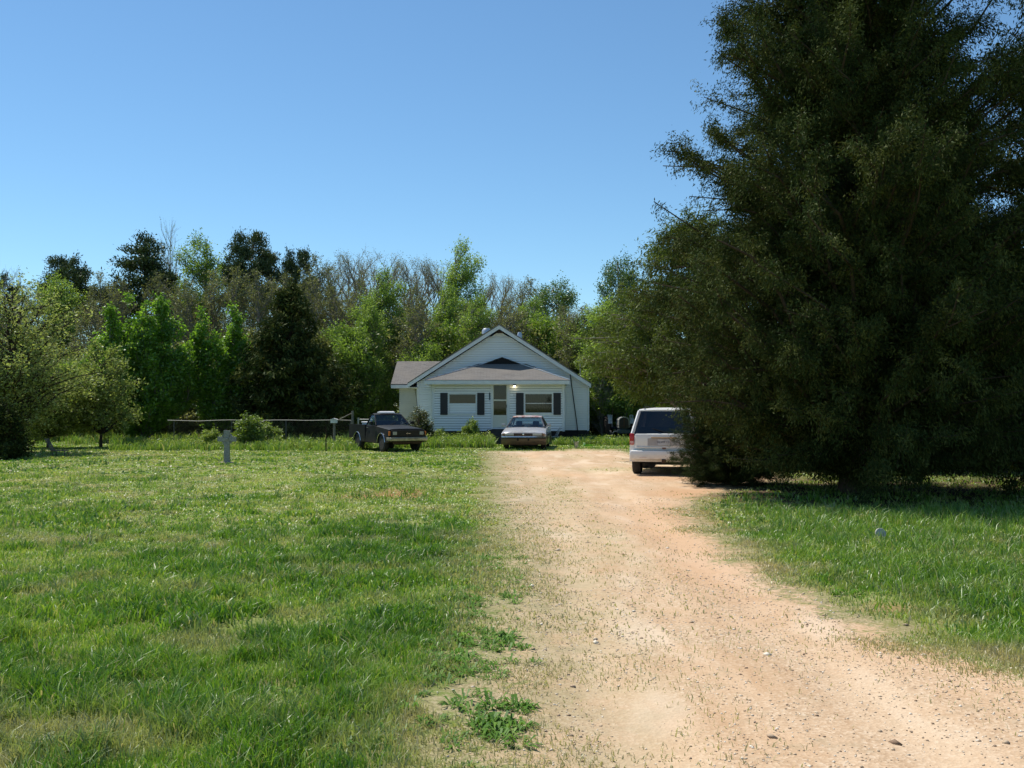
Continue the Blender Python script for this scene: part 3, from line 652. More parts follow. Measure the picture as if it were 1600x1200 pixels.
for px, yt, Y, key, rp in ((545, 500, 60, 'brush', 48), (575, 470, 62, 'leafyA', 34), (585, 560, 60, 'brush', 30), (650, 478, 62, 'bareB', 40), (690, 500, 63, 'brush', 46), (665, 530, 60, 'brush', 40),
                           (745, 470, 62, 'leafyA', 34), (800, 480, 62, 'bareB', 44), (850, 490, 63, 'brush', 50), (905, 480, 60, 'bareB', 40), (950, 540, 58, 'brush', 45), (985, 500, 56, 'brush', 50),
                           (25, 600, 52, 'brush', 50), (110, 560, 56, 'brush', 50), (60, 520, 60, 'bushD', 60), (180, 560, 60, 'bushD', 60), (270, 540, 60, 'bushD', 60), (400, 520, 62, 'bushD', 60),
                           (500, 520, 60, 'bushD', 60), (350, 540, 60, 'bushD', 60), (-60, 560, 55, 'brush', 60), (-150, 500, 60, 'bushD', 80)):
    plant_px(key, 'young_tree', px, yt, Y, {'bareB': 13, 'leafyA': 12}.get(key, 6),
             {'brush': 'bright green bushy young tree at the edge of the wood', 'bareB': 'twiggy half-leafed tree at the edge of the wood', 'leafyA': 'fresh green slender tree at the edge of the wood'}.get(key, 'dull green bushy young tree in the shade of the wood'), group=GG, Rpx=rp * 1.35, Rk=2.5)
# far belt beyond and right of the house (seen through gaps)
FG = 'far trees closing the view behind the cedars'
for k in range(15):
    px = 1010 + k * 62; Y = random.uniform(62, 70)
    plant_px(random.choice(['leafyB', 'leafyA']), 'far_tree', px, random.uniform(470, 520), Y, 11, 'green tree glimpsed beneath and behind the dark cedars', group=FG)
for k in range(7):
    plant_px('brush', 'far_bush', 1080 + k * 90, random.uniform(560, 590), random.uniform(46, 54), 6, 'green bush glimpsed low behind the dark cedars', cat='bush', group='bushes behind the cedars')
# undergrowth mass
g = np.random.default_rng(5); N = 300000
ux = g.uniform(-60, 75, N); uy = g.uniform(60, 92, N)
hmax = 3.4 + 4.5 * fnoise(ux * .16, uy * .16, 8, 3); uz = g.uniform(0, 1, N) ** .8 * hmax
a = g.normal(0, 1, (N, 3)); a /= np.linalg.norm(a, axis=1)[:, None]; b = np.cross(a, g.normal(0, 1, (N, 3))); b /= np.linalg.norm(b, axis=1)[:, None]
c = np.stack([ux, uy, uz], -1); L = g.uniform(.06, .13, N)[:, None]
V = np.stack([c - a * L, c + b * L * .5, c + a * L, c - b * L * .5], 1).reshape(-1, 3)
tag(link('undergrowth', npmesh('undergrowth', V, np.arange(N * 4).reshape(-1, 4), attrs={'tint': np.repeat(np.clip(fnoise(ux * .5, uz * .8, 4) + g.normal(0, .1, N), 0, 1), 4)}), L_DULL),
    'dense dark undergrowth filling the wood between the trunks', 'undergrowth', kind='stuff')

# --- shrubs
proto('shrub', *grow(401, 1.6, [(.15, .45), (.5, .7), (1.0, .72), (1.4, .5), (1.6, .15)], 110, .02, rise=.8, arch=.05, irr=.2, twigs=9, tlen=.25, leaves=9,
      lsize=(.02, .045), sig=.04, forks=4, stem_from=.02, twig_r=.004), B_BROWN, L_OLIVE)
L_LIME = leafmat('lime_leaf', (.12, .19, .02), (.24, .34, .045), (.42, .50, .12), .5)
proto('shrubG', *grow(402, 1.6, [(.05, .5), (.5, .72), (1.0, .72), (1.4, .45), (1.6, .15)], 110, .02, rise=.8, arch=.05, irr=.3, twigs=9, tlen=.28, leaves=8,
      lsize=(.03, .06), sig=.05, forks=4, stem_from=.02, twig_r=.004), B_GREY, L_LIME)
proto('shrubD', *grow(403, 1.9, [(.05, 1.0), (.4, 1.35), (.9, 1.0), (1.4, .75), (1.9, .3)], 150, .03, rise=.7, arch=.05, irr=.5, twigs=9, tlen=.3, leaves=11,
      lsize=(.03, .06), sig=.06, forks=4, stem_from=.02, twig_r=.004), B_DARK, L_CEDAR)
proto('twiggy', *grow(404, 3.2, [(.6, .5), (1.6, .9), (2.6, .9), (3.2, .4)], 26, .03, rise=1.2, arch=.03, irr=.2, twigs=8, tlen=.6, leaves=1,
      lsize=(.02, .04), sig=.04, forks=3, stem_from=.2, upright=.4, twig_r=.008), B_PALE, L_SPRING)
SH = dict(cat='shrub', cn='foliage', tn='stem')
plant('shrub', 'shrub', PX(655, 47), 47, 'yellow-brown leafy shrub against the left corner of the porch', s=1.08, sz=1.05, rz=0, **SH)
plant('shrubG', 'shrub', PX(736, 48.2), 48.2, 'green shrub under the left porch window', s=.72, sz=.78, rz=2, **SH)
plant('shrubG', 'shrub', PX(690, 48.3), 48.3, 'low green shrub near the left end of the porch wall', s=.55, sz=.5, rz=4, **SH)
plant('shrubG', 'shrub', PX(388, 43.6), 43.6, 'yellow-green shrub growing through the fence right of the cross', s=1.1, sz=.95, rz=1, **SH)
plant('shrubG', 'shrub', PX(420, 46.5), 46.5, 'low spreading green shrub just behind the fence', s=1.0, sz=.7, rz=5, **SH)
plant('shrubG', 'shrub', PX(330, 44), 44, 'small green shrub at the fence left of the cross', s=.7, sz=.55, rz=3, **SH)
plant('shrubD', 'shrub', PX(8, 35.2), 35.2, 'dark evergreen shrub at the left edge in front of the spreading tree', s=1.0, sz=.98, rz=1, **SH)
plant('twiggy', 'bare_shrub', PX(941, 55), 55, 'pale leafless shrub behind the tractor beside the house', s=1.1, cat='shrub', rz=1)
def weedmass(boxes):
    C = []; A = []; L = []
    for (x0, x1, y0, y1, hh, n) in boxes:
        cx_ = rng.uniform(x0, x1, n); cy_ = rng.uniform(y0, y1, n); ch = hh * rng.uniform(.35, 1.25, n) * (fnoise(cx_ * 1.2, cy_ * 1.2, 15) + .4); ct = rng.uniform(.1, 1, n); m = 55
        C.append(np.stack([np.repeat(cx_, m) + rng.normal(0, .10, n * m), np.repeat(cy_, m) + rng.normal(0, .10, n * m), np.repeat(ch, m) * rng.uniform(.1, 1, n * m)], -1))
        A.append(np.clip(np.repeat(ct, m) + rng.normal(0, .12, n * m), 0, 1)); L.append(rng.uniform(.018, .05, n * m))
    C = np.concatenate(C); A = np.concatenate(A); L = np.concatenate(L)[:, None]
    a = rng.normal(0, 1, C.shape); a /= np.linalg.norm(a, axis=1)[:, None]; b = np.cross(a, rng.normal(0, 1, C.shape)); b /= np.linalg.norm(b, axis=1)[:, None]
    V = np.stack([C - a * L, C + b * L * .5, C + a * L, C - b * L * .5], 1).reshape(-1, 3)
    return npmesh('tall_weeds', V, np.arange(len(V)).reshape(-1, 4), attrs={'tint': np.repeat(A, 4)})
tag(link('tall_weeds', weedmass([(-5.4, -.9, 44.6, 49, .55, 300), (-16.5, -6.5, 43.0, 46.8, .42, 420), (2.2, 5.6, 47.4, 49.8, .4, 110), (-12.6, -10.4, 42.2, 43.5, .35, 60), (3.5, 8.5, 50.5, 53, .35, 90)]), L_LIME),
    'leafy knee-high weeds in front of the porch and along the fence', 'weeds', kind='stuff')
# yellow flowers, weeds beside the drive
def rosettes(name, pts, rad, nl, m, label, cat):
    V = []; A = []
    for (x, y, s) in pts:
        for j in range(nl):
            a = rng.uniform(0, 6.28); L = rad * s * rng.uniform(.5, 1.1); w = L * .11; up = rng.uniform(.2, 1.2); z = float(relief(np.array([x]), np.array([y]))[0])
            d = np.array([math.cos(a), math.sin(a), 0]); q = np.array([-math.sin(a), math.cos(a), 0]) * w; o = np.array([x, y, z]) + d * rng.uniform(0, rad * s * .5)
            mid = o + d * L * .55 + np.array([0, 0, L * up * .6]); tip = o + d * L + np.array([0, 0, L * up * .35])
            V += [o, mid + q, tip, mid - q]; A += [np.clip(rng.normal(.4, .2), 0, 1)] * 4
    return tag(link(name, npmesh(name, np.array(V), np.arange(len(V)).reshape(-1, 4), attrs={'tint': np.array(A)}), m), label, cat, kind='stuff')
L_WEED = leafmat('weed_leaf', (.06, .15, .015), (.13, .26, .03), (.24, .38, .07), .4, .4, .04)
pts = []
for px, py, n, sp in ((813, 1106, 7, .035), (768, 1142, 20, .10), (735, 1120, 14, .10), (760, 1010, 12, .12), (745, 950, 14, .2), (790, 1000, 8, .06), (800, 930, 6, .1), (735, 1050, 14, .15),
                      (700, 1010, 18, .2), (1290, 905, 4, .06), (1250, 890, 3, .05), (1310, 925, 4, .08), (720, 880, 12, .25), (705, 850, 12, .3), (680, 790, 14, .5)):
    gx, gy = G(px, py)
    for k in range(n): pts.append((gx + rng.normal(0, sp), gy + rng.normal(0, sp * 1.3), rng.uniform(.6, 1.2)))
n_ = 420; yy_ = np.sqrt(rng.uniform(16, 20 ** 2, n_)); xx_ = rng.uniform(-.6, .6, n_) * yy_; kk_ = (drive_sdf(xx_, yy_) < -.2)
pts += [(a, b, rng.uniform(.5, 1.1)) for a, b in zip(xx_[kk_], yy_[kk_])]
n_ = 260; yy_ = rng.uniform(5, 12, n_); xx_ = rng.normal(-.55, .5, n_); pts += [(a, b, rng.uniform(.45, 1.0)) for a, b in zip(xx_, yy_) if a < .15]
rosettes('weeds', pts, .085, 18, L_WEED, 'broad-leaved weeds in clumps along the edge of the drive', 'weeds')
n = 700; fx = np.concatenate([rng.normal(5.6, .8, n), rng.normal(4.3, .5, n // 3), rng.uniform(4.5, 9, 160)]); fy = np.concatenate([rng.normal(16.2, .55, n), rng.normal(15.6, .6, n // 3), rng.uniform(13, 17.5, 160)])
k = drive_sdf(fx, fy) < -.6; fx, fy = fx[k], fy[k]; fz = relief(fx, fy) + rng.uniform(.05, .11, len(fx))
c = np.stack([fx, fy, fz], -1); a = rng.normal(0, 1, c.shape); a[:, 2] = 0; a /= np.linalg.norm(a, axis=1)[:, None]; b = np.cross(a, [0, .5, 1.]); L = .008
V = np.stack([c - a * L, c + b * L, c + a * L, c - b * L], 1).reshape(-1, 3)
tag(link('wildflowers', npmesh('wildflowers', V, np.arange(len(V)).reshape(-1, 4)), mat('flower_yellow', (.75, .62, .03), .6)),
    'tiny yellow wildflowers in the grass in front of the cedars', 'flowers', kind='stuff')

# ================================================================== HOUSE
YP, YM, YB, YW = 49.6, 51.8, 64.0, 55.5
SID = NT('siding_mat'); p_ = SID.coord()
n1 = SID.noise(SID.scalev(p_, (.25, 1, 2.0)), 1.6, 5, .6); n2 = SID.noise(SID.scalev(p_, (8, 8, .8)), 1.5, 4, .6)
cc = SID.ramp(n1, [(.3, (.84, .84, .82)), (.7, (.90, .90, .88))]); cc = SID.mix(SID.mapr(SID.noise(p_, 1.3, 5, .7), .6, .8, 0, .3), cc, (.50, .49, .42))
SID.bsdf(cc, .5, 0, None, Specular_IOR_Level=.35); M_SID = SID.m
M_SIDC = mat('siding_cream', (.70, .67, .56), .5, var=.06, scale=2)
M_TRIM = mat('trim_white', (.74, .75, .74), .5, var=.07, scale=3); M_DARK = mat('dark_void', (.012, .012, .013), .9)
M_SHUT = mat('shutter_dark', (.016, .018, .024), .5, var=.2, scale=9); M_INT = mat('room_dark', (.022, .023, .026), .9)
M_BLIND = mat('blind_pale', (.42, .46, .48), .7, var=.05); M_CURT = mat('curtain_grey', (.13, .135, .145), .8, var=.5, scale=14)
M_CONC = mat('concrete_dark', (.05, .047, .043), .9, var=.3, scale=5); M_ALU = mat('aluminium', (.55, .56, .57), .4, .6)
M_FDN = mat('foundation_brick', (.025, .02, .018), .9, var=.35, scale=10, bump=.5)
t = NT('shingle_mat'); p_ = t.coord(); w = t.add('ShaderNodeTexBrick'); t.put(w.inputs['Vector'], t.scalev(p_, (1, 1, 1)))
w.offset = .5; w.inputs['Scale'].default_value = 1; w.inputs['Brick Width'].default_value = .3; w.inputs['Row Height'].default_value = .14; w.inputs['Mortar Size'].default_value = .006
for k_, v_ in (('Color1', (.15, .141, .13, 1)), ('Color2', (.205, .194, .18, 1)), ('Mortar', (.07, .06, .055, 1))): w.inputs[k_].default_value = v_
n1 = t.noise(p_, .9, 5, .65); c_ = t.mix(t.mapr(n1, .35, .7, 0, .8), w.outputs[0], (.23, .205, .175)); c_ = t.mix(t.mapr(t.noise(p_, 60, 3), .4, .7, 0, .4), c_, (.10, .09, .085))
t.bsdf(c_, .95, 0, t.bump(t.noise(p_, 60, 3), .4, .01), Specular_IOR_Level=.2); M_SHG = t.m
M_GLASS = glassmat('window_glass', (.42, .46, .46)); M_BULB = emit('bulb', (1, .86, .55), 9)
M_BRONZE = mat('bronze', (.05, .035, .02), .4, .7)

xm0, xm1 = PX(652, YM), PX(920, YM); xp0, xp1 = PX(675.5, YP), PX(882, YP); zb = .66
XR = PX(783, YM); zpk = PZ(506, YM - .35); zeL = PZ(598, YM - .35)
ex0, ex1 = PX(636.5, YM - .35), PX(923.5, YM - .35); sl = (zpk - zeL) / ((ex1 - ex0) / 2); XR = (ex0 + ex1) / 2
house = empty('house', (XR, YM, 0), 0, 'white clapboard farmhouse with a hipped enclosed front porch and black shutters', 'house')
HM = Matrix.Translation((-XR, -YM, 0))
def hb(mb, name, m, parent=None, **k):       # build in world coords, store house-local
    bmesh.ops.transform(mb.bm, matrix=HM, verts=mb.bm.verts)
    o = mb.build(name, m, parent or house, **k); return o
def rooftop(x, front=0): return zpk - .10 - abs(x - XR) * sl
def clapboards(mb, xf, z0, z1, put, opens=(), st=.12):
    z = z0
    while z < z1 - 1e-3:
        zt = min(z + st, z1); (a0, b0), (a1, b1) = xf(z), xf(zt)
        segs = [(a0, b0, a1, b1)]
        if b0 - a0 > .02:
            for (ox0, ox1, oz0, oz1) in opens:
                if oz0 < (z + zt) / 2 < oz1:
                    ns = []
                    for s_ in segs:
                        if ox1 <= s_[0] or ox0 >= s_[1]: ns.append(s_); continue
                        if s_[0] < ox0: ns.append((s_[0], ox0, s_[2], ox0))
                        if s_[1] > ox1: ns.append((ox1, s_[1], ox1, s_[3]))
                    segs = ns
            for s_ in segs:
                if s_[3] < s_[2]: m_ = (s_[2] + s_[3]) / 2; s_ = (s_[0], s_[1], m_, m_ + .001)
                mb.quad(put(s_[0], .034, z + .016), put(s_[1], .034, z + .016), put(s_[3], .004, zt), put(s_[2], .004, zt))
                mb.quad(put(s_[0], .004, z + .015), put(s_[1], .004, z + .015), put(s_[1], .034, z + .016), put(s_[0], .034, z + .016))
        z = zt
front = lambda Y: (lambda x, d, z: (x, Y - d, z))
# main front (above and beside the porch)
mb = MB()
def gx(z):
    hw = (zpk - .30 - z) / sl; return (max(xm0, XR - hw), min(xm1, XR + hw))
zeave = rooftop(xm0) - .05
clapboards(mb, gx, zb - .06, zpk - .62, front(YM))
clapboards(mb, lambda z: (YM, YB), zb, rooftop(xm1) - .12, lambda a, d, z: (xm1 + d, a, z))
clapboards(mb, lambda z: (YM, YB), zb, rooftop(xm0) - .12, lambda a, d, z: (xm0 - d, a, z))
hb(mb, 'wall', M_SID)
mb = MB(); mb.box(xm0 + .03, xm1 - .03, YM + .03, YB, .05, zeave - .2)
mb.prism([(xm0 + .05, zeave - .2), (xm1 - .05, zeave - .2), (XR, zpk - .35)], YM + .03, YB); hb(mb, 'wall_core', M_SID)
mb = MB(); mb.box(xm0 + .06, xm1 - .06, YM - .01, YM + .4, -.05, zb - .05); mb.box(xm1 - .05, xm1 - .01, YM, YB, -.05, zb)
mb.box(xp0 + .08, xp1 - .08, YP + .05, YM, -.05, zb - .03); hb(mb, 'foundation', M_FDN)
# porch
DX0, DX1, DZ0, DZ1 = PX(768, YP), PX(795.5, YP), PZ(668, YP), PZ(600, YP)
wins = [(PX(700.5, YP), PX(745, YP), PZ(647, YP), PZ(614.5, YP)), (PX(819, YP), PX(864, YP), PZ(646.5, YP), PZ(614, YP))]
zpt = PZ(600, YP) + .02
mb = MB(); ops = [(DX0, DX1, DZ0 - .3, DZ1)] + wins
clapboards(mb, lambda z: (xp0, xp1), zb - .05, zpt, front(YP), ops, .121)
clapboards(mb, lambda z: (YP, YM), zb - .05, zpt, lambda a, d, z: (xp0 - d, a, z), (), .121)
clapboards(mb, lambda z: (YP, YM), zb - .05, zpt, lambda a, d, z: (xp1 + d, a, z), (), .121)
hb(mb, 'porch_wall', M_SID)
mb = MB(); mb.box(xp0 + .02, xp1 - .02, YM - .2, YM - .15, zb, zpt); mb.box(xp0 + .02, xp1 - .02, YP + .03, YM - .2, zb - .05, zb)
mb.box(xp0 + .01, xp0 + .04, YP + .03, YM - .2, zb, zpt); mb.box(xp1 - .04, xp1 - .01, YP + .03, YM - .2, zb, zpt); mb.box(xp0 + .04, xp1 - .04, YP + .03, YM - .2, zpt - .05, zpt - .01)
hb(mb, 'porch_room', M_INT)
for x, z0, z1, Y in ((xp0, zb - .06, zpt, YP), (xp1 - .09, zb - .06, zpt, YP), (xm0 - .01, zb - .08, zeave - .12, YM), (xm1 - .08, zb - .08, rooftop(xm1) - .18, YM)):
    mb = MB(); mb.box(x - .01, x + .10, Y - .035, Y + .06, z0, z1); hb(mb, 'corner_board', M_TRIM)
# porch roof
px0, px1 = PX(663.5, YP - .4), PX(890, YP - .4); ze = PZ(594.5, YP - .4); YT = YM - .28
tx0, tx1 = PX(757, YT), PX(812, YT); zt_ = PZ(568.5, YT); xc = (tx0 + tx1) / 2; zk = PZ(559, YT)
mb = MB(); e = ze + .03; A_ = (px0, YP - .4, e); B_ = (px1, YP - .4, e)
mb.quad(A_, B_, (tx1, YT, zt_), (tx0, YT, zt_))
mb.quad(A_, (tx0, YT, zt_), (tx0 - .3, YM, zt_ + .02), (px0, YM, e)); mb.quad(B_, (px1, YM, e), (tx1 + .3, YM, zt_ + .02), (tx1, YT, zt_))
mb.quad((px0, YP - .4, ze - .01), (px1, YP - .4, ze - .01), B_, A_); mb.quad((px0, YP - .4, ze), (px0, YM, ze), (px0, YM, e), A_); mb.quad((px1, YP - .4, ze), B_, (px1, YM, e), (px1, YM, ze))
mb.quad((tx0 - .12, YT - .10, zt_ - .03), (xc, YT - .10, zk + .03), (xc, YM, zk + .03), (tx0 - .12, YM, zt_ - .03))
mb.quad((tx1 + .12, YT - .10, zt_ - .03), (tx1 + .12, YM, zt_ - .03), (xc, YM, zk + .03), (xc, YT - .10, zk + .03))
pr = hb(mb, 'porch_roof', M_SHG)
mb = MB(); mb.prism([(tx0 - .05, zt_ - .02), (tx1 + .05, zt_ - .02), (xc, zk)], YT - .03, YT + .05)
for k in range(4): mb.box(tx0 + .15 * (k + 1), tx1 - .15 * (k + 1), YT - .045, YT - .02, zt_ + .05 * k, zt_ + .05 * k + .02)
hb(mb, 'vent', M_DARK, pr)
mb = MB(); mb.box(px0, px1, YP - .42, YP - .38, PZ(600.5, YP - .4), ze); mb.box(px0, px0 + .03, YP - .38, YM, PZ(600.5, YP - .4), ze); mb.box(px1 - .03, px1, YP - .38, YM, PZ(600.5, YP - .4), ze)
mb.box(px0 + .03, px1 - .03, YP - .38, YM - .05, zpt + .03, zpt + .05); hb(mb, 'fascia', M_TRIM)
for a_, b_ in ((A_, (tx0, YT, zt_)), (B_, (tx1, YT, zt_))):
    mb = MB(); mb.tube([Vector(a_) + Vector((0, 0, .015)), Vector(b_) + Vector((0, 0, .015))], .022, 5); hb(mb, 'hip_flashing', M_ALU)
# main roof
for s_ in (-1, 1):
    xe = XR + s_ * (ex1 - ex0) / 2
    mb = MB(); n_ = Vector((s_ * sl, 0, 1)).normalized() * .05
    mb.prism([(XR, zpk), (xe, zeL), (xe, zeL - .05), (XR, zpk - .06)], YM - .37, YB + .35)
    r_ = hb(mb, 'roof', M_SHG)
    mb = MB(); mb.prism([(XR, zpk - .063), (xe + s_ * .0, zeL - .053), (xe, zeL - .25), (XR + s_ * 0, zpk - .26)], YM - .35, YM - .30); hb(mb, 'rake_board', M_TRIM)
    mb = MB(); mb.prism([(XR, zpk - .12), (xe, zeL - .11), (xe, zeL - .14), (XR, zpk - .15)], YM - .295, YM + .02); hb(mb, 'soffit', M_TRIM)
    mb = MB(); mb.box(min(xe, xe - s_ * .04), max(xe, xe - s_ * .04), YM - .29, YB + .3, zeL - .24, zeL - .056)
    xw = xm0 if s_ < 0 else xm1
    mb.box(min(xe - s_ * .05, xw), max(xe - s_ * .05, xw), YM - .29, YB, zeL - .24, zeL - .22); hb(mb, 'eave_box', M_TRIM)
# gable louvre
mb = MB(); zl = PZ(520.5, YM); hwl = (zpk - .26 - zl) / sl; mb.prism([(XR - hwl, zl), (XR + hwl, zl), (XR, zpk - .28)], YM - .05, YM + .05)
for k in range(6):
    z = zl + .05 + k * .075; hw = (zpk - .30 - z) / sl
    if hw > .06: mb.box(XR - hw, XR + hw, YM - .075, YM - .04, z, z + .02)
hb(mb, 'gable_vent', mat('vent_brown', (.055, .04, .035), .8))
for px, py, Y, r in ((760, 517, 56, .26), (812, 523, 58, .16)):
    p = P(px, py, Y); zr = zpk - abs(p.x - XR) * sl; hh = PZ(513 if r > .2 else 519, Y) - zr
    mb = MB(); mb.lathe([(r * .6, -.2), (r * .6, hh * .45), (r, hh * .5), (r * .95, hh * .8), (r * .6, hh), (.02, hh)], 16, Matrix.Translation((p.x, Y, zr))); hb(mb, 'roof_vent', M_ALU, smooth=True)
mb = MB(); p = P(906.5, 579, 55); q = P(906.5, 560, 55); mb.tube([p - Vector((0, 0, .3)), q], .018, 6); mb.tube([q + Vector((-.2, 0, -.12)), q + Vector((.2, 0, -.12))], .012, 5)
mb.tube([q + Vector((-.1, -.2, -.2)), q + Vector((.1, .2, -.2))], .01, 5); hb(mb, 'antenna', M_ALU)
# windows & shutters
def window(x0, x1, z0, z1, blind):
    mb = MB(); t_ = .055
    for b_ in ((x0 - .01, x0 + t_, z0, z1), (x1 - t_, x1 + .01, z0, z1), (x0 + t_, x1 - t_, z1 - t_, z1 + .02), (x0 + t_, x1 - t_, z0 - .02, z0 + t_)):
        mb.box(b_[0], b_[1], YP - .05, YP + .05, b_[2], b_[3])
    fr = hb(mb, 'window', M_TRIM); zm = (z0 + z1) / 2 + (0 if blind == 'curtain' else -.02)
    mb = MB(); mb.box(x0 + t_, x1 - t_, YP - .015, YP + .03, zm - .02, zm + .02); hb(mb, 'sash_rail', M_TRIM if blind != 'curtain' else M_ALU, fr)
    mb = MB(); mb.box(x0 + t_, x1 - t_, YP + .0, YP + .008, z0 + t_, z1 - t_)
    hb(mb, 'pane', M_GLASS, fr)
    mb = MB()
    if blind == 'blind':
        z = z0 + t_ + .01
        while z < zm - .03: mb.quad((x0 + t_ + .005, YP - .012, z), (x1 - t_ - .005, YP - .012, z), (x1 - t_ - .005, YP - .003, z + .11), (x0 + t_ + .005, YP - .003, z + .11)); z += .115
        hb(mb, 'lower_panel', M_SID, fr)
    else:
        N_ = 60; xs_ = np.linspace(x0 + t_, x1 - t_, N_)
        for i in range(N_ - 1):
            ya = YP + .07 + .018 * math.sin(i * 1.3); yb = YP + .07 + .018 * math.sin((i + 1) * 1.3)
            mb.quad((xs_[i], ya, z0 + .03), (xs_[i + 1], yb, z0 + .03), (xs_[i + 1], yb, z1 - .03), (xs_[i], ya, z1 - .03))
        hb(mb, 'curtain', M_CURT, fr)
window(*wins[0], 'blind'); window(*wins[1], 'curtain')
for a, b in ((688, 699.3), (745.8, 757), (806.2, 818), (864.8, 876.2)):
    x0, x1, z0, z1 = PX(a, YP), PX(b, YP), PZ(648.3, YP), PZ(613.8, YP); mb = MB()
    mb.box(x0, x1, YP - .045, YP - .025, z0, z1)
    for u in (x0, x1 - .045): mb.box(u, u + .045, YP - .058, YP - .047, z0, z1)
    for v in (z0, (z0 + z1) / 2 - .03, z1 - .06): mb.box(x0 + .045, x1 - .045, YP - .057, YP - .047, v, v + .06)
    z = z0 + .08
    while z < z1 - .08:
        if abs(z - (z0 + z1) / 2) > .05: mb.box(x0 + .045, x1 - .045, YP - .053, YP - .046, z, z + .018)
        z += .035
    hb(mb, 'shutter', M_SHUT)
# door
mb = MB()
for b_ in ((DX0 - .03, DX0 + .07, DZ0, DZ1 + .02), (DX1 - .10, DX1 + .03, DZ0, DZ1 + .02), (DX0 + .07, DX1 - .10, DZ1 - .04, DZ1 + .02)): mb.box(b_[0], b_[1], YP - .055, YP + .06, b_[2], b_[3])
mb.box(DX0 - .03, DX1 + .03, YP - .10, YP + .06, DZ0 - .07, DZ0)
dr = hb(mb, 'door', M_TRIM)
dx0, dx1 = DX0 + .07, DX1 - .10; gz = [(PZ(648.5, YP), PZ(626.5, YP)), (PZ(624.2, YP), PZ(602, YP))]
mb = MB(); mb.box(dx0, dx1, YP - .03, YP + .01, DZ0 + .01, gz[0][0]); mb.box(dx0, dx0 + .035, YP - .03, YP + .01, gz[0][0], DZ1 - .04); mb.box(dx1 - .035, dx1, YP - .03, YP + .01, gz[0][0], DZ1 - .04)
mb.box(dx0 + .035, dx1 - .035, YP - .03, YP + .01, gz[0][1], gz[1][0]); mb.box(dx0 + .035, dx1 - .035, YP - .03, YP + .01, gz[1][1], DZ1 - .04); hb(mb, 'storm_door', M_SIDC, dr)
for a, b in gz: mb = MB(); mb.box(dx0 + .035, dx1 - .035, YP - .012, YP - .005, a, b); hb(mb, 'pane', M_GLASS, dr)
mb = MB(); mb.box(dx0, dx1, YP + .05, YP + .06, DZ0, DZ1); hb(mb, 'inner_door', mat('inner_door', (.05, .05, .045), .5), dr)
mb = MB(); zh = PZ(634, YP); mb.box(dx1 - .03, dx1 - .01, YP - .07, YP - .03, zh - .09, zh + .05); hb(mb, 'handle', M_DARK, dr)
# porch light, number plate, bell
xl, zl_ = PX(804, YP), PZ(602.8, YP)
mb = MB(); mb.lathe([(.03, .13), (.06, .11), (.085, .05), (.07, .0)], 14, Matrix.Translation((xl, YP - .12, zl_))); mb.tube([(xl, YP, zl_ + .15), (xl, YP - .12, zl_ + .13)], .018, 6); pl = hb(mb, 'porch_light', M_BRONZE, smooth=True)
mb = MB(); bmesh.ops.create_icosphere(mb.bm, subdivisions=2, radius=.05, matrix=Matrix.Translation((xl, YP - .12, zl_ - .01))); hb(mb, 'bulb', M_BULB, pl, smooth=True)
mb = MB(); mb.box(PX(764.2, YP), PX(766, YP), YP - .045, YP - .024, PZ(625, YP), PZ(613.5, YP), bev=.006); hb(mb, 'thermometer', mat('teal_dark', (.02, .06, .07), .4))
mb = MB(); mb.box(PX(802, YP), PX(804, YP), YP - .05, YP - .024, PZ(619.6, YP), PZ(616.6, YP), bev=.006); hb(mb, 'doorbell', M_ALU)
# steps
mb = MB(); xs0, xs1 = PX(761, YP), PX(797, YP)
for k in range(4): mb.box(xs0, xs1, YP - .1 - .30 * (k + 1), YP - .1 - .30 * k - (.0 if k else -.08), -.05, DZ0 - .10 - .2 * k)
hb(mb, 'steps', M_CONC)
# meter, cable down the side bay
mb = MB(); a_ = P(899, 588, YM - .08); mb.tube([a_ + Vector((0, 0, .12)), a_ + Vector((0, 0, -.02)), a_ + Vector((.05, 0, -.07))], .03, 8); hb(mb, 'bracket', M_BRONZE)
mb = MB(); pts_ = [P(x, y, YM - .06) for x, y in ((888.5, 566), (890, 577), (893, 600), (897, 630), (900.5, 655), (903, 676))]; mb.tube(pts_, .022, 6); hb(mb, 'cable', M_DARK)
mb = MB(); pts_ = [P(x, y, YM - .07) for x, y in ((648.5, 608), (650.5, 622), (652.5, 640))]; mb.tube(pts_, .012, 5); hb(mb, 'cable', M_DARK)
# left wing
wx0, wx1 = PX(624, YW), xm0 + .3; wze = PZ(606, YW - .3)
mb = MB(); clapboards(mb, lambda z: (wx0, wx1), .4, wze + .05, front(YW)); clapboards(mb, lambda z: (YW, YW + 5.5), .4, wze + .05, lambda a, d, z: (wx0 - d, a, z))
zr_ = PZ(564.5, YW + 2.7); wl0 = PX(610.5, YW - .35)
wg = hb(mb, 'wing_wall', M_SIDC)
mb = MB(); mb.box(wx0 + .03, wx1, YW + .03, YW + 5.4, -.05, wze + .04)
v0 = [(wx0 - .0, YW + .02, wze), (wx0, YW + 5.4, wze), (wx0, YW + 2.7, zr_ - .12)]; mb.poly(*v0); hb(mb, 'wing_core', M_SIDC)
mb = MB(); z1_ = PZ(600, YW - .35)
for a, b in ((YW - .35, YW + 2.7), (YW + 5.75, YW + 2.7)):
    for dz in (0, -.05): mb.quad((wl0, a, z1_ + dz), (xm0 + 1.2, a, z1_ + dz), (xm0 + 1.2, b, zr_ + dz), (wl0, b, zr_ + dz))
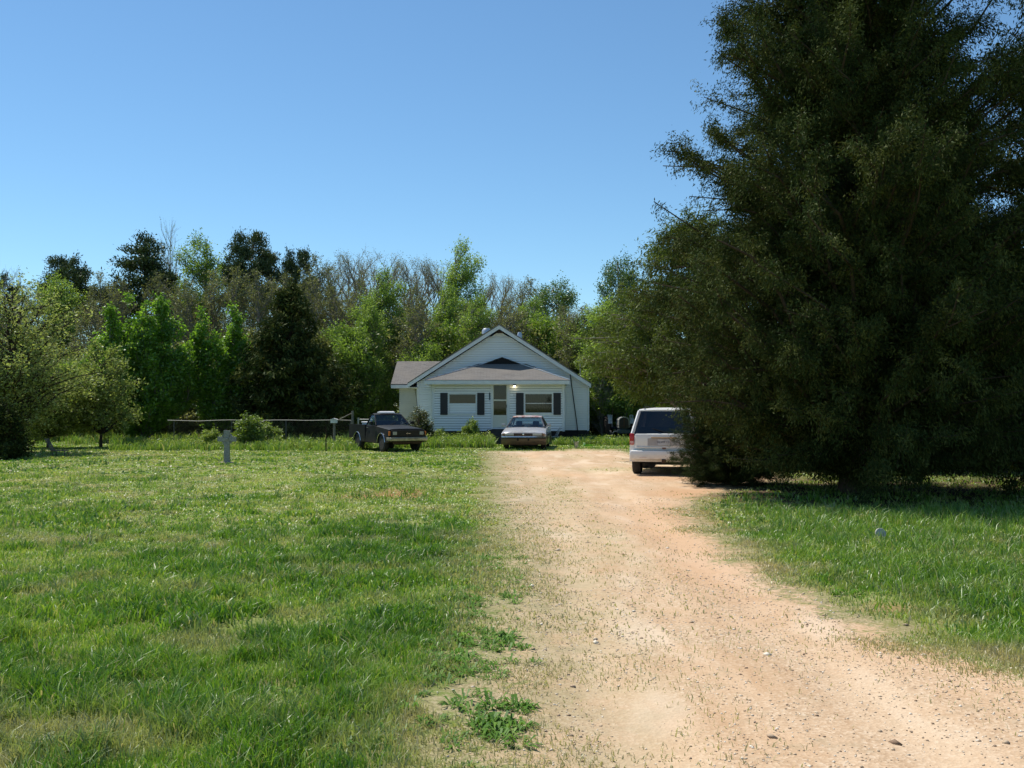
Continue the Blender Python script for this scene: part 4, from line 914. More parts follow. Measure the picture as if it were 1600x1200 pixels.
mb.quad((wl0, YW - .35, z1_ - .05), (wl0, YW - .35, z1_), (wl0, YW + 2.7, zr_), (wl0, YW + 2.7, zr_ - .05)); mb.quad((wl0, YW - .35, z1_ - .05), (xm0 + 1.2, YW - .35, z1_ - .05), (xm0 + 1.2, YW - .35, z1_), (wl0, YW - .35, z1_))
hb(mb, 'wing_roof', M_SHG)
mb = MB(); mb.box(wl0 + .01, xm0 - .3, YW - .37, YW - .33, wze - .02, z1_ - .055); mb.box(wl0 + .01, wx0 + .02, YW - .33, YW + 5.7, wze - .0, wze + .02); mb.box(wx0 + .02, wx1 - .3, YW - .33, YW, wze - .0, wze + .02); hb(mb, 'wing_fascia', M_TRIM)

# ================================================================== VEHICLES
M_TYRE = mat('tyre', (.022, .021, .02), .85, var=.3, scale=12); M_HUB = mat('hub_steel', (.45, .45, .44), .35, .8, scale=20)
M_UNDER = mat('underbody', (.010, .010, .010), .9); M_CHROME = mat('chrome', (.62, .63, .63), .22, .9, scale=10)
M_CGLASS = glassmat('car_glass', (.66, .76, .78), 1.2); M_CGLASSD = glassmat('car_glass_dark', (.12, .11, .11), 2.0)
M_LENS = mat('lamp_lens', (.42, .43, .40), .2, .2); M_AMB = mat('amber_lens', (.55, .16, .03), .3); M_RED = mat('red_lens', (.42, .012, .012), .2)
M_SEAT = mat('seat', (.05, .06, .075), .9, var=.3)
def paint(name, col, fade, rust, rough=.35, coat=.5, thr=.6, dirt=.5, spec=.5):
    t = NT(name); p = t.coord(); n = t.noise(p, 2.2, 5, .6); n2 = t.noise(p, 7, 6, .7); gm = t.noise(p, 30, 4)
    c = t.mix(t.mapr(n, .4, .65), col, fade); c = t.mix(t.mapr(n2, thr, thr + .08), c, rust)
    sep = t.add('ShaderNodeSeparateXYZ'); t.put(sep.inputs[0], p)
    c = t.mix(t.math('MULTIPLY', t.mapr(sep.outputs[2], .6, .25, 0, dirt), t.mapr(n2, .3, .6)), c, (.25, .15, .09))
    t.bsdf(c, t.mapr(gm, .3, .7, rough - .08, rough + .15), 0, None, Coat_Weight=coat, Coat_Roughness=.12, Specular_IOR_Level=spec); return t.m
def arc(cx, cz, r, a0, a1, n=9): return [(cx + r * math.cos(R(a0 + (a1 - a0) * i / n)), cz + r * math.sin(R(a0 + (a1 - a0) * i / n))) for i in range(n + 1)]
def shell(prof, hw, name, m, parent, us=(-1, -.97, -.86, -.5, 0, .5, .86, .97, 1), tumble=.05, endpull=.05, crown=.05, belt=.5, xc=0, minw=.0):
    """closed side profile swept over the width: rounded shoulders, pulled-back corners"""
    bm = bmesh.new(); rings = []
    for u in us:
        ring = []
        for x, z in prof:
            y = u * hw * (1 - tumble * max(0, (z - belt)) ** 1.2 * 2.2) * (1 - .04 * max(0, (.35 - z) / .35))
            zz = z - (crown * abs(u) ** 7 if z > belt else 0)
            ring.append(bm.verts.new((xc + (x - xc) * (1 - endpull * abs(u) ** 4), y, zz)))
        rings.append(ring)
    n = len(prof)
    for a, b in zip(rings, rings[1:]):
        for i in range(n): bm.faces.new((a[i], a[(i + 1) % n], b[(i + 1) % n], b[i]))
    bm.faces.new(rings[0][::-1]); bm.faces.new(rings[-1])
    bmesh.ops.recalc_face_normals(bm, faces=bm.faces)
    bmesh.ops.triangulate(bm, faces=[f for f in bm.faces if len(f.verts) > 4])
    me = bpy.data.meshes.new(name); bm.to_mesh(me); bm.free()
    me.polygons.foreach_set('use_smooth', np.ones(len(me.polygons), bool)); me.set_sharp_from_angle(angle=R(35))
    return link(name, me, m, parent)
def wheel(parent, x, y, r, w, s, rim=M_HUB, cap=.35):
    wo = empty('wheel', (x, y, r)); wo.parent = parent; T = Matrix.Rotation(R(90), 4, 'X')
    mb = MB(); mb.lathe([(r * .62, -w / 2), (r * .88, -w / 2), (r * .97, -w * .42), (r, -w * .3), (r, w * .3), (r * .97, w * .42), (r * .88, w / 2), (r * .62, w / 2)], 28, T); mb.build('tyre', M_TYRE, wo, smooth=True)
    mb = MB(); mb.lathe([(r * .63, -w * .47), (r * .60, -w * .3), (r * .3, -w * .22), (r * .22, -w * .40), (.001, -w * .42)], 24, Matrix.Rotation(R(90 if s < 0 else -90), 4, 'X') @ Matrix.Scale(-1, 4, (0, 0, 1)) if False else Matrix.Rotation(R(90) * (-1 if s < 0 else 1), 4, 'X'), cap=False)
    mb.build('rim', rim, wo, smooth=True)
    return wo
def greenhouse(par, body_m, glass, base, top, hwb, hwt, zb_, zt, pil=.045, roof_t=.05, roofm=None, bposts=(), rear=True, gside=None):
    """base (x_front, x_rear) at belt, top (x_front, x_rear) at roof"""
    roofm = roofm or body_m
    mb = MB(); xf, xr = top; hw = hwt
    bm = mb.bm; rings = []
    for u in (-1, -.9, -.5, 0, .5, .9, 1):
        cr = .035 * (1 - abs(u) ** 3)
        rings.append([bm.verts.new((xr + .0, u * hw, zt - .03 + cr * .6)), bm.verts.new((xr + .15, u * hw, zt + cr)), bm.verts.new(((xf + xr) / 2, u * hw, zt + .012 + cr)), bm.verts.new((xf - .15, u * hw, zt + cr)), bm.verts.new((xf, u * hw, zt - .03 + cr * .6)),
                      bm.verts.new((xf, u * hw, zt - .06)), bm.verts.new((xr, u * hw, zt - .06))])
    for a, b in zip(rings, rings[1:]):
        for i in range(7): bm.faces.new((a[i], a[(i + 1) % 7], b[(i + 1) % 7], b[i]))
    bm.faces.new(rings[0]); bm.faces.new(rings[-1]); mb.build('roof', roofm, par, smooth=True)
    bf, br = base; zt2 = zt - .05
    for s in (-1, 1):
        for nm, b_, t_ in [('pillar', (bf, s * hwb, zb_), (xf - .02, s * (hwt - .02), zt2)), ('pillar', (br, s * hwb, zb_), (xr + .02, s * (hwt - .02), zt2))] + [('pillar', (q, s * (hwb + .002), zb_), (q2, s * hwt, zt2)) for q, q2 in bposts]:
            mb = MB(); mb.tube([b_, t_], pil, 6); mb.build(nm, body_m, par)
        mb = MB(); mb.quad((bf - .04, s * (hwb - .005), zb_), (br + .04, s * (hwb - .005), zb_), (xr + .04, s * (hwt - .02), zt2), (xf - .06, s * (hwt - .02), zt2)); mb.build('side_window', gside or glass, par)
    mb = MB(); mb.quad((bf, -hwb + .03, zb_), (bf, hwb - .03, zb_), (xf + .005, hwt - .05, zt2), (xf + .005, -hwt + .05, zt2)); mb.build('windshield', glass, par)
    mb = MB(); mb.quad((br, -hwb + .03, zb_), (br, hwb - .03, zb_), (xr - .005, hwt - .05, zt2), (xr - .005, -hwt + .05, zt2)); mb.build('rear_window', gside or glass, par)

# ---- black pickup
HT = math.atan2(-.870, .493)
tk = empty('pickup_truck', (-5.14, 42.17, 0), HT, 'small faded black pickup truck parked on the grass left of the porch', 'pickup truck')
M_BLK = paint('truck_black', (.008, .009, .010), (.018, .018, .018), (.05, .03, .022), .5, .0, .66, .12, .22)
ra = .40
front_prof = [(2.12, .42), (2.14, .52), (2.13, .78), (2.08, .93), (1.2, 1.0), (.72, 1.04), (.55, 1.06), (-.42, 1.06), (-.42, .36), (.85, .34)] + arc(1.3, .34, ra, 180, 0) + [(1.72, .34)]
front_prof = [(2.12, .42), (2.14, .52), (2.13, .78), (2.08, .93), (1.2, 1.0), (.72, 1.04), (.55, 1.06), (-.42, 1.06), (-.42, .36), (.88, .34)] + arc(1.3, .34, ra, 180, 0)[1:-1] + [(1.74, .36)]
shell(front_prof, .80, 'body', M_BLK, tk, tumble=.06, endpull=.02, crown=.04, xc=.2)
bed_prof = [(-.44, 1.06), (-2.25, 1.06), (-2.27, .42), (-1.75, .38)] + arc(-1.32, .34, ra, 180, 0)[1:-1] + [(-.90, .36), (-.44, .36)]
bed = None
for s in (-1, 1):
    mb = MB(); mb.prism(bed_prof, s * .74, s * .80); o = mb.build('bed_side', M_BLK, tk)
mb = MB(); mb.box(-2.2, -.46, -.73, .73, .58, .62); mb.box(-.50, -.46, -.73, .73, .62, 1.05); mb.build('cargo_bed', M_BLK, tk)
mb = MB(); mb.box(-2.27, -2.22, -.735, .735, .55, 1.05, bev=.01); mb.build('tailgate', M_BLK, tk)
mb = MB(); mb.box(-2.35, -2.28, -.72, .72, .42, .56, bev=.015); mb.build('rear_bumper', M_CHROME, tk)
mb = MB(); mb.box(-2.1, 2.0, -.42, .42, .30, .42); mb.box(1.6, 1.9, -.6, .6, .36, .45); mb.tube([(-1.32, -.7, .33), (-1.32, .7, .33)], .04, 6); mb.tube([(1.3, -.65, .33), (1.3, .65, .33)], .04, 6)
mb.build('chassis', M_UNDER, tk)
greenhouse(tk, M_BLK, M_CGLASS, (.62, -.38), (.12, -.30), .74, .60, 1.05, 1.50, .028)
for x in (1.3, -1.32):
    for s in (-1, 1):
        wheel(tk, x, s * .68, .34, .2, s, M_HUB)
        mb = MB(); ap = [Vector((q[0], s * .806, q[1])) for q in arc(x, .34, ra + .005, 172, 8, 14)]; mb.tube(ap, .016, 5); mb.build('arch_trim', M_CHROME, tk)
mb = MB(); mb.box(2.10, 2.155, -.70, .70, .60, .88, bev=.01); gr = mb.build('grille', mat('grille_black', (.008, .008, .009), .5), tk)
mb = MB()
for k in range(5): mb.box(2.156, 2.162, -.42, .42, .64 + k * .045, .65 + k * .045)
mb.build('slats', mat('grille_slat', (.02, .02, .022), .5), gr)
mb = MB(); mb.prism([(-.09, -.012), (-.045, -.03), (-.03, -.012), (.03, -.012), (.045, -.03), (.09, -.012), (.09, .014), (.045, .03), (.03, .012), (-.03, .012), (-.045, .03), (-.09, .014)], 0, .012,
                    Matrix.Translation((2.175, 0, .745)) @ Matrix.Rotation(R(90), 4, 'Z')); mb.build('emblem', M_CHROME, gr)
for s in (-1, 1):
    mb = MB(); mb.box(2.14, 2.168, s * .57 - .085, s * .57 + .085, .69, .82, bev=.008); mb.build('headlight', M_LENS, tk)
    mb = MB(); mb.box(2.04, 2.13, s * .765 - .03, s * .765 + .022, .66, .83, bev=.008); mb.build('indicator', M_AMB, tk)
    mb = MB(); mb.box(.42, .60, s * .90 - .07, s * .90 + .07, 1.08, 1.20, bev=.02); mb.tube([(.5, s * .77, 1.08), (.5, s * .86, 1.10)], .014, 5); mb.build('mirror', M_BLK, tk)
    mb = MB(); mb.quad((-.28, s * .803, .48), (-.28, s * .803, 1.03), (-.30, s * .803, 1.03), (-.30, s * .803, .48)); mb.quad((.60, s * .803, .48), (.60, s * .803, 1.03), (.58, s * .803, 1.03), (.58, s * .803, .48)); mb.build('door_seam', M_UNDER, tk)
    mb = MB(); mb.box(-.22, -.08, s * .80 - .015, s * .80 + .02, .93, .96, bev=.006); mb.build('door_handle', M_CHROME, tk)
mb = MB(); mb.box(2.14, 2.25, -.80, .80, .45, .60, bev=.025); mb.box(1.85, 2.14, -.80, -.76, .46, .59, bev=.01); mb.box(1.85, 2.14, .76, .80, .46, .59, bev=.01)
bp = mb.build('front_bumper', mat('bumper_worn', (.40, .37, .31), .35, .55, var=.35, scale=6), tk, smooth=True)
mb = MB(); mb.box(2.0, 2.12, -.6, .6, .33, .45, bev=.02); mb.build('valance', mat('rust_brown', (.07, .035, .02), .8, var=.5), tk)
mb = MB(); mb.box(-.28, -.02, -.62, .62, .62, 1.22, bev=.05); st_ = mb.build('seat', M_SEAT, tk, smooth=True)
mb = MB(); mb.tube([(.38, .36 + .15 * math.cos(a), 1.05 + .15 * math.sin(a)) for a in np.linspace(0, 6.283, 14)], .012, 5, cap=False); mb.build('steering_wheel', M_UNDER, tk)
mb = MB(); mb.box(.3, .6, -.68, .68, .86, 1.04, bev=.03); mb.build('dashboard', M_SEAT, tk)
mb = MB(); mb.prism([(.06, 0), (.02, .055), (-.10, .075), (-.25, .06), (-.30, 0)], -.32, .32, Matrix.Translation((0, 0, 1.53))); mb.build('roof_scoop', mat('plastic_white', (.75, .74, .72), .4), tk, smooth=True)
for q in (-.15, .35): mb = MB(); mb.tube([(.66, q, 1.055), (.50, q + .33, 1.17)], .009, 4); mb.build('wiper', M_UNDER, tk)
tv = Matrix.Translation((-5.14, 42.17, 0)) @ Matrix.Rotation(HT, 4, 'Z')
mb = MB(); mb.box(-.30, .30, -.22, .22, 0, .50, bev=.03); mb.box(-.32, .32, -.24, .24, .50, .55, bev=.015); c_ = mb.build('cooler_box', mat('plastic_white', (.75, .74, .72), .4)); c_.location = tv @ Vector((-1.0, -.38, .625)); c_.rotation_euler = (0, 0, HT)
tag(c_, 'white plastic box standing in the bed of the black pickup', 'box')

# ---- sedan
HS = R(-90 - 5)
sx, sy = G(815.5, 703); sc_ = Vector((sx, 42.35, 0)); hv = Vector((math.cos(HS), math.sin(HS), 0))
sedan = empty('sedan_car', sc_ - hv * 2.5 + Vector((.05, 0, 0)), HS, 'old silver-grey sedan with peeling paint and rust-red roof parked in front of the porch steps', 'car')
M_SDN = paint('sedan_silver', (.36, .35, .35), (.46, .46, .46), (.24, .12, .08), .3, .6, .60)
M_SDND = paint('sedan_lower', (.05, .042, .036), (.075, .062, .052), (.05, .03, .02), .35, .4, .6)
M_SDNR = paint('sedan_roof', (.50, .48, .47), (.48, .25, .20), (.32, .10, .07), .4, .4, .5)
sp = [(2.44, .56), (2.46, .66), (2.40, .74), (1.9, .82), (1.2, .90), (.95, .93), (-1.25, .95), (-1.6, .98), (-2.35, .95), (-2.44, .85), (-2.44, .56)]
shell(sp, .93, 'hood_and_deck', M_SDN, sedan, tumble=.10, endpull=.06, crown=.05, belt=.66)
sp = [(2.47, .555), (2.50, .50), (2.48, .36), (2.36, .22), (1.95, .20)] + arc(1.55, .31, .37, 0, 180)[1:-1] + [(1.15, .2), (-.92, .2)] + arc(-1.30, .31, .37, 0, 180)[1:-1] + [(-1.72, .22), (-2.40, .26), (-2.49, .40), (-2.47, .555)]
shell(sp, .94, 'body', M_SDND, sedan, tumble=0, endpull=.06, crown=0, belt=3)
mb = MB(); mb.box(-2.2, 2.2, -.55, .55, .17, .26); mb.tube([(1.55, -.7, .3), (1.55, .7, .3)], .05, 6); mb.tube([(-1.3, -.7, .3), (-1.3, .7, .3)], .05, 6); mb.build('chassis', M_UNDER, sedan)
greenhouse(sedan, M_SDND, M_CGLASS, (1.02, -1.55), (.28, -.95), .80, .63, .93, 1.37, .032, roofm=M_SDNR, bposts=((-.25, -.28),))
for x in (1.55, -1.3):
    for s in (-1, 1): wheel(sedan, x, s * .79, .315, .205, s, M_HUB)
mb = MB(); mb.box(2.36, 2.472, -.82, .82, .585, .70, bev=.01); g_ = mb.build('grille', mat('grille_brown', (.045, .026, .02), .35, .3, var=.4), sedan)
mb = MB()
for k in range(15): mb.box(2.472, 2.478, -.36 + k * .05, -.352 + k * .05, .60, .69)
mb.build('slats', M_BRONZE, g_)
mb = MB(); mb.lathe([(.035, 0), (.035, .012), (.018, .014), (.001, .014)], 16, Matrix.Translation((2.478, 0, .655)) @ Matrix.Rotation(R(90), 4, 'Y')); mb.build('emblem', M_CHROME, g_)
for s in (-1, 1):
    mb = MB(); mb.box(2.40, 2.492, s * .58 - .19, s * .58 + .19, .60, .69, bev=.012); mb.build('headlight', M_LENS, sedan)
    mb = MB(); mb.box(2.30, 2.475, s * .83 - .045, s * .83 + .05, .60, .69, bev=.012); mb.build('indicator', mat('dull_amber', (.22, .13, .07), .3), sedan)
    mb = MB(); mb.box(.72, .88, s * .98 - .08, s * .98 + .08, .95, 1.06, bev=.03); mb.tube([(.8, s * .84, .95), (.8, s * .93, .98)], .018, 5); mb.build('mirror', M_SDN, sedan, smooth=True)
    mb = MB(); mb.box(2.502, 2.54, s * .22 - .03, s * .22 + .03, .38, .56, bev=.01); mb.build('bumper_guard', M_UNDER, sedan)
    mb = MB(); mb.box(-1.0, 1.0, s * .945, s * .958, .50, .55, bev=.004); mb.build('side_moulding', M_CHROME, sedan)
    for q, q2 in ((.85, -.22), (-.28, -1.1)):
        mb = MB(); mb.quad((q, s * .934, .60), (q, s * .905, .92), (q - .012, s * .905, .92), (q - .012, s * .934, .60)); mb.build('door_seam', M_UNDER, sedan)
    mb = MB(); mb.box(-.02, .12, s * .92 - .015, s * .92 + .02, .80, .83, bev=.006); mb.box(-1.0, -.86, s * .92 - .015, s * .92 + .02, .80, .83, bev=.006); mb.build('door_handle', M_CHROME, sedan)
    mb = MB(); mb.box(-.10, .02, s * .37 - .14, s * .37 + .14, .95, 1.17, bev=.05); mb.box(-.12, .10, s * .37 - .24, s * .37 + .24, .5, 1.0, bev=.06); mb.build('front_seat', M_SEAT, sedan, smooth=True)
bmp = [(2.44, -.90), (2.515, -.80), (2.545, -.4), (2.555, 0), (2.545, .4), (2.515, .8), (2.44, .90)]
mb = MB(); mb.tube([(x, y, .545) for x, y in bmp], .034, 6); mb.build('bumper_strip', M_CHROME, sedan, smooth=True)
mb = MB(); mb.tube([(x - .01, y, .50) for x, y in bmp], .022, 6); mb.build('bumper_rubber', M_UNDER, sedan, smooth=True)
mb = MB(); mb.box(-1.3, -1.0, -.6, .6, .55, 1.02, bev=.05); mb.build('rear_seat', M_SEAT, sedan, smooth=True)
mb = MB(); mb.box(.75, 1.0, -.70, .70, .80, .93, bev=.03); mb.build('dashboard', M_SEAT, sedan)
for q in (-.55, .05): mb = MB(); mb.tube([(1.08, q, .945), (.93, q + .45, 1.0)], .009, 4); mb.build('wiper', M_UNDER, sedan)

# ---- white SUV
HV = R(90 - 12); rc = Vector((3.92, 26.45, 0)); hv = Vector((math.cos(HV), math.sin(HV), 0))
suv = empty('suv_car', rc + hv * 2.2, HV, 'white suv seen from behind, half hidden by the cedar boughs', 'car')
M_SUV = paint('suv_white', (.76, .75, .73), (.80, .79, .77), (.62, .57, .52), .35, .5, .66, .6)
sp = [(2.12, .50), (2.16, .70), (2.05, .92), (1.2, 1.02), (.9, 1.06), (-2.06, 1.10), (-2.14, 1.05), (-2.16, .72), (-2.13, .50), (-2.12, .36), (-1.75, .34)] + arc(-1.3, .36, .43, 180, 0)[1:-1] + [(-.85, .32), (.90, .32)] + arc(1.35, .36, .43, 180, 0)[1:-1] + [(1.80, .36)]
shell(sp, .90, 'body', M_SUV, suv, tumble=.03, endpull=.035, crown=.03, belt=.6)
mb = MB(); mb.box(-2.0, 2.0, -.5, .5, .28, .38); mb.tube([(-1.3, -.7, .34), (-1.3, .7, .34)], .06, 6); mb.tube([(-2.0, .35, .27), (-1.2, .35, .27)], .09, 8); mb.tube([(-2.14, -.45, .30), (-1.7, -.45, .30)], .035, 8); mb.build('chassis', M_UNDER, suv)
greenhouse(suv, M_SUV, M_CGLASSD, (.95, -2.08), (.30, -1.78), .82, .68, 1.08, 1.72, .05, bposts=((-.1, -.12), (-1.05, -1.02)), gside=M_CGLASSD)
for x in (1.35, -1.3):
    for s in (-1, 1): wheel(suv, x, s * .76, .36, .24, s, M_HUB)
for s in (-1, 1):
    mb = MB(); mb.box(-2.155, -2.04, s * .835 - .06, s * .835 + .055, .80, 1.09, bev=.02); tl = mb.build('tail_light', M_RED, suv, smooth=True)
    mb = MB(); mb.box(-2.162, -2.156, s * .835 - .05, s * .835 + .04, .83, .90); mb.build('reversing_lens', mat('pale_lens', (.62, .35, .33), .25), tl)
    mb = MB(); mb.box(.55, .75, s * .98 - .09, s * .98 + .09, 1.08, 1.24, bev=.03); mb.tube([(.66, s * .85, 1.08), (.66, s * .92, 1.12)], .02, 5); mb.build('mirror', M_SUV, suv, smooth=True)
    mb = MB(); mb.box(-1.7, .2, s * .55 - .015, s * .55 + .015, 1.78, 1.80); mb.box(-1.7, -1.64, s * .55 - .015, s * .55 + .015, 1.745, 1.78); mb.box(.14, .2, s * .55 - .015, s * .55 + .015, 1.745, 1.78); mb.build('roof_rail', M_UNDER, suv)
mb = MB(); mb.box(-2.31, -2.10, -.88, .88, .42, .66, bev=.05); bp = mb.build('rear_bumper', M_SUV, suv, smooth=True)
mb = MB(); mb.box(-2.318, -2.312, .44, .62, .47, .49); mb.box(-2.318, -2.312, -.62, -.44, .47, .49); mb.build('reflector', mat('reflector', (.7, .55, .5), .3), bp)
mb = MB(); mb.box(-2.33, -2.20, -.05, .05, .34, .44, bev=.01); mb.build('tow_hitch', mat('rust_brown', (.07, .035, .02), .8, var=.5), suv)
mb = MB(); mb.box(-2.19, -2.13, -.74, .74, .70, 1.085, bev=.03); tg = mb.build('tailgate', M_SUV, suv, smooth=True)
mb = MB(); mb.box(-2.20, -2.185, -.42, .42, .78, .97, bev=.004); mb.build('plate_recess', mat('plate_recess', (.40, .39, .40), .5), tg)
mb = MB(); mb.box(-2.235, -2.19, -.33, .33, .975, 1.01, bev=.012); mb.build('handle_bar', mat('bar_tan', (.45, .33, .22), .4), tg)
mb = MB(); mb.box(-2.215, -2.19, -.18, .72, .735, .762, bev=.01); mb.build('gate_ledge', M_SUV, tg)
mb = MB(); mb.box(-2.215, -2.202, -.155, .155, .795, .95, bev=.003); plt = mb.build('number_plate', mat('plate_face', (.50, .52, .56), .4), suv)
def text(s_, size, loc, rot, m, parent, name='lettering', ext=.002):
    cu = bpy.data.curves.new(name, 'FONT'); cu.body = s_; cu.size = size; cu.extrude = ext; cu.align_x = 'CENTER'; cu.align_y = 'CENTER'
    o = bpy.data.objects.new(name + '_tmp', cu); COL.objects.link(o); bpy.context.view_layer.update()
    me = bpy.data.meshes.new_from_object(o.evaluated_get(bpy.context.evaluated_depsgraph_get())); bpy.data.objects.remove(o)
    o = link(name, me, m, parent); o.location = loc; o.rotation_euler = rot; return o
text('KLWP 121', .075, (-2.219, 0, .872), (R(90), 0, R(-90)), mat('plate_blue', (.02, .03, .08), .5), plt)
mb = MB(); mb.lathe([(.001, .0), (.055, .0), (.055, .008), (.001, .01)], 18, Matrix.Translation((-2.193, 0, .715)) @ Matrix.Rotation(R(-90), 4, 'Y') @ Matrix.Scale(.5, 4, (1, 0, 0))); mb.build('emblem', mat('emblem_rust', (.20, .09, .07), .4), tg)
mb = MB(); mb.tube([(-2.13, -.1, 1.12), (-2.0, .33, 1.22)], .012, 4); mb.build('wiper', M_UNDER, suv)
mb = MB(); mb.box(-1.75, -1.2, -.7, .7, .6, 1.25, bev=.05); mb.build('rear_seat', M_SEAT, suv, smooth=True)

# ---- old tractor
tr = empty('tractor', (5.75, 53.7, 0), R(-90), 'old grey farm tractor with a lugged rear tyre behind the white car', 'tractor')
M_TRG = mat('tractor_grey', (.30, .30, .28), .6, var=.4, scale=5); M_TRB = mat('tractor_blue', (.03, .055, .075), .6, var=.4, scale=5); M_TYB = mat('tyre_dusty', (.085, .06, .045), .9, var=.3)
for s in (-1, 1):
    wo = empty('rear_wheel', (-.95, s * .70, .66)); wo.parent = tr; T = Matrix.Rotation(R(90), 4, 'X')
    mb = MB(); mb.lathe([(.38, -.13), (.56, -.15), (.62, -.11), (.63, 0), (.62, .11), (.56, .15), (.38, .13)], 30, T)
    for k in range(20):
        for h_ in (-1, 1):
            a = 2 * math.pi * (k + .5 * (h_ > 0)) / 20; M_ = Matrix.Rotation(a, 4, 'Y') @ Matrix.Translation((.635, h_ * .07, 0)) @ Matrix.Rotation(h_ * R(35), 4, 'X')
            mb.box(-.02, .03, -.085, .085, -.022, .022, M=M_)
    mb.build('tyre', M_TYB, wo, smooth=True)
    mb = MB(); mb.lathe([(.385, -.05), (.30, -.02), (.1, -.03), (.001, -.05)], 24, T, cap=False); mb.build('rim', M_TRG, wo, smooth=True)
    mb = MB(); pts_ = arc(-.95, .66, .72, 150, 20, 10)
    for a, b in zip(pts_, pts_[1:]): mb.box(0, 1, -.1, .1, -.008, .008, M=Matrix.Translation((a[0], s * .58, a[1])) @ Matrix.Rotation(-math.atan2(b[1] - a[1], b[0] - a[0]), 4, 'Y') @ Matrix.Scale(math.dist(a, b), 4, (1, 0, 0)))
    mb.box(-1.4, -.3, s * .47 - .012, s * .47 + .012, .72, 1.36); mb.build('fender', mat('fender_pale', (.55, .54, .50), .6, var=.3), tr)
    wheel(tr, 1.0, s * .70, .29, .13, s, M_TRG)
mb = MB(); mb.tube([(1.0, -.64, .30), (1.0, -.5, .52), (1.0, .5, .52), (1.0, .64, .30)], .04, 7); mb.box(.95, 1.12, -.34, .34, .42, .62, bev=.02); mb.build('front_axle', M_TRB, tr)
mb = MB(); mb.box(-1.1, 1.0, -.17, .17, .48, .80, bev=.04); mb.tube([(-.95, -.6, .66), (-.95, .6, .66)], .09, 8); mb.build('engine_block', M_TRB, tr)
hood = [(-.27, .72), (-.27, 1.12), (-.20, 1.22), (-.08, 1.27), (.08, 1.27), (.20, 1.22), (.27, 1.12), (.27, .72)]
mb = MB(); mb.prism(hood, -1.12, .10, Matrix.Rotation(R(90), 4, 'Z')); mb.build('hood', M_TRG, tr)
mb = MB(); mb.prism([(x * .86, z - .03) for x, z in hood], -1.14, -1.122, Matrix.Rotation(R(90), 4, 'Z')); g_ = mb.build('grille', mat('grille_black', (.008, .008, .009), .5), tr)
mb = MB(); mb.box(1.141, 1.16, -.03, .03, .72, 1.2); mb.box(1.141, 1.165, -.40, .40, .80, .83); mb.build('grille_bar', mat('rust_brown', (.07, .035, .02), .8, var=.5), g_)
mb = MB(); mb.tube([(.1 - .45, .19 * math.cos(a), 1.30 + .19 * math.sin(a)) for a in np.linspace(0, 6.283, 16)], .015, 5, cap=False); mb.tube([(-.1, 0, 1.1), (-.35, 0, 1.30)], .02, 6); mb.build('steering_wheel', M_UNDER, tr)
mb = MB(); mb.box(-1.15, -.75, -.2, .2, .92, .97, bev=.02); mb.box(-1.18, -1.13, -.2, .2, .95, 1.15, bev=.02); mb.build('seat', M_UNDER, tr)
mb = MB(); mb.tube([(.55, .20, 1.2), (.55, .20, 1.48)], .025, 8); mb.build('exhaust', M_UNDER, tr)

# ================================================================== YARD OBJECTS
M_STONE = NT('granite'); p_ = M_STONE.coord(); M_STONE.bsdf(M_STONE.ramp(M_STONE.noise(p_, 18, 6, .7), [(.3, (.17, .175, .16)), (.7, (.34, .345, .325))]), .85, 0, M_STONE.bump(M_STONE.noise(p_, 25, 5), .7, .02)); M_STONE = M_STONE.m
# celtic cross
cx, cy = G(354.5, 724); s_ = F / cy; u = 1 / s_
cr = empty('stone_cross', (cx, cy, 0), R(4), 'weathered grey stone celtic cross standing in the lawn', 'cross')
mb = MB(); hz = [(-6, 0), (6, 0), (4.6, 30), (-4.6, 30)]
A_ = lambda L: [(x * u, z * u) for x, z in L]
mb.prism(A_([(-4.6, 0), (4.6, 0), (3.9, 27), (4.0, 31), (4.4, 34.5), (14, 34), (14, 41.5), (4.4, 41), (4.0, 44), (4.8, 51.5), (-4.8, 51.5), (-4.0, 44), (-4.4, 41), (-14, 41.5), (-14, 34), (-4.4, 34.5), (-4.0, 31), (-3.9, 27)]), -.065, .065)
mb.bm.normal_update(); mb.build('shaft_and_arms', M_STONE, cr)
mb = MB(); ring = []
for r_ in (7.0, 9.0):
    ring.append([[mb.bm.verts.new((r_ * u * math.cos(a), yy, 38 * u + r_ * u * math.sin(a))) for a in np.linspace(0, 2 * math.pi, 33)[:-1]] for yy in (-.045, .045)])
for k in range(32):
    j = (k + 1) % 32; (i0, i1), (o0, o1) = ring
    for f in ((i0[k], i0[j], o0[j], o0[k]), (i1[k], o1[k], o1[j], i1[j]), (i0[k], i1[k], i1[j], i0[j]), (o0[k], o0[j], o1[j], o1[k])): mb.bm.faces.new(f)
mb.build('ring', M_STONE, cr)
mb = MB(); mb.lathe([(.001, .07), (.06, .072), (.05, .10), (.001, .105)], 14, Matrix.Translation((0, 0, 38 * u)) @ Matrix.Rotation(R(90), 4, 'X')); mb.build('boss', M_STONE, cr, smooth=True)
mb = MB(); mb.box(-.20, .20, -.13, .13, -.03, .045, bev=.015); mb.build('base_slab', mat('slab_tan', (.42, .34, .24), .9, var=.2), cr)
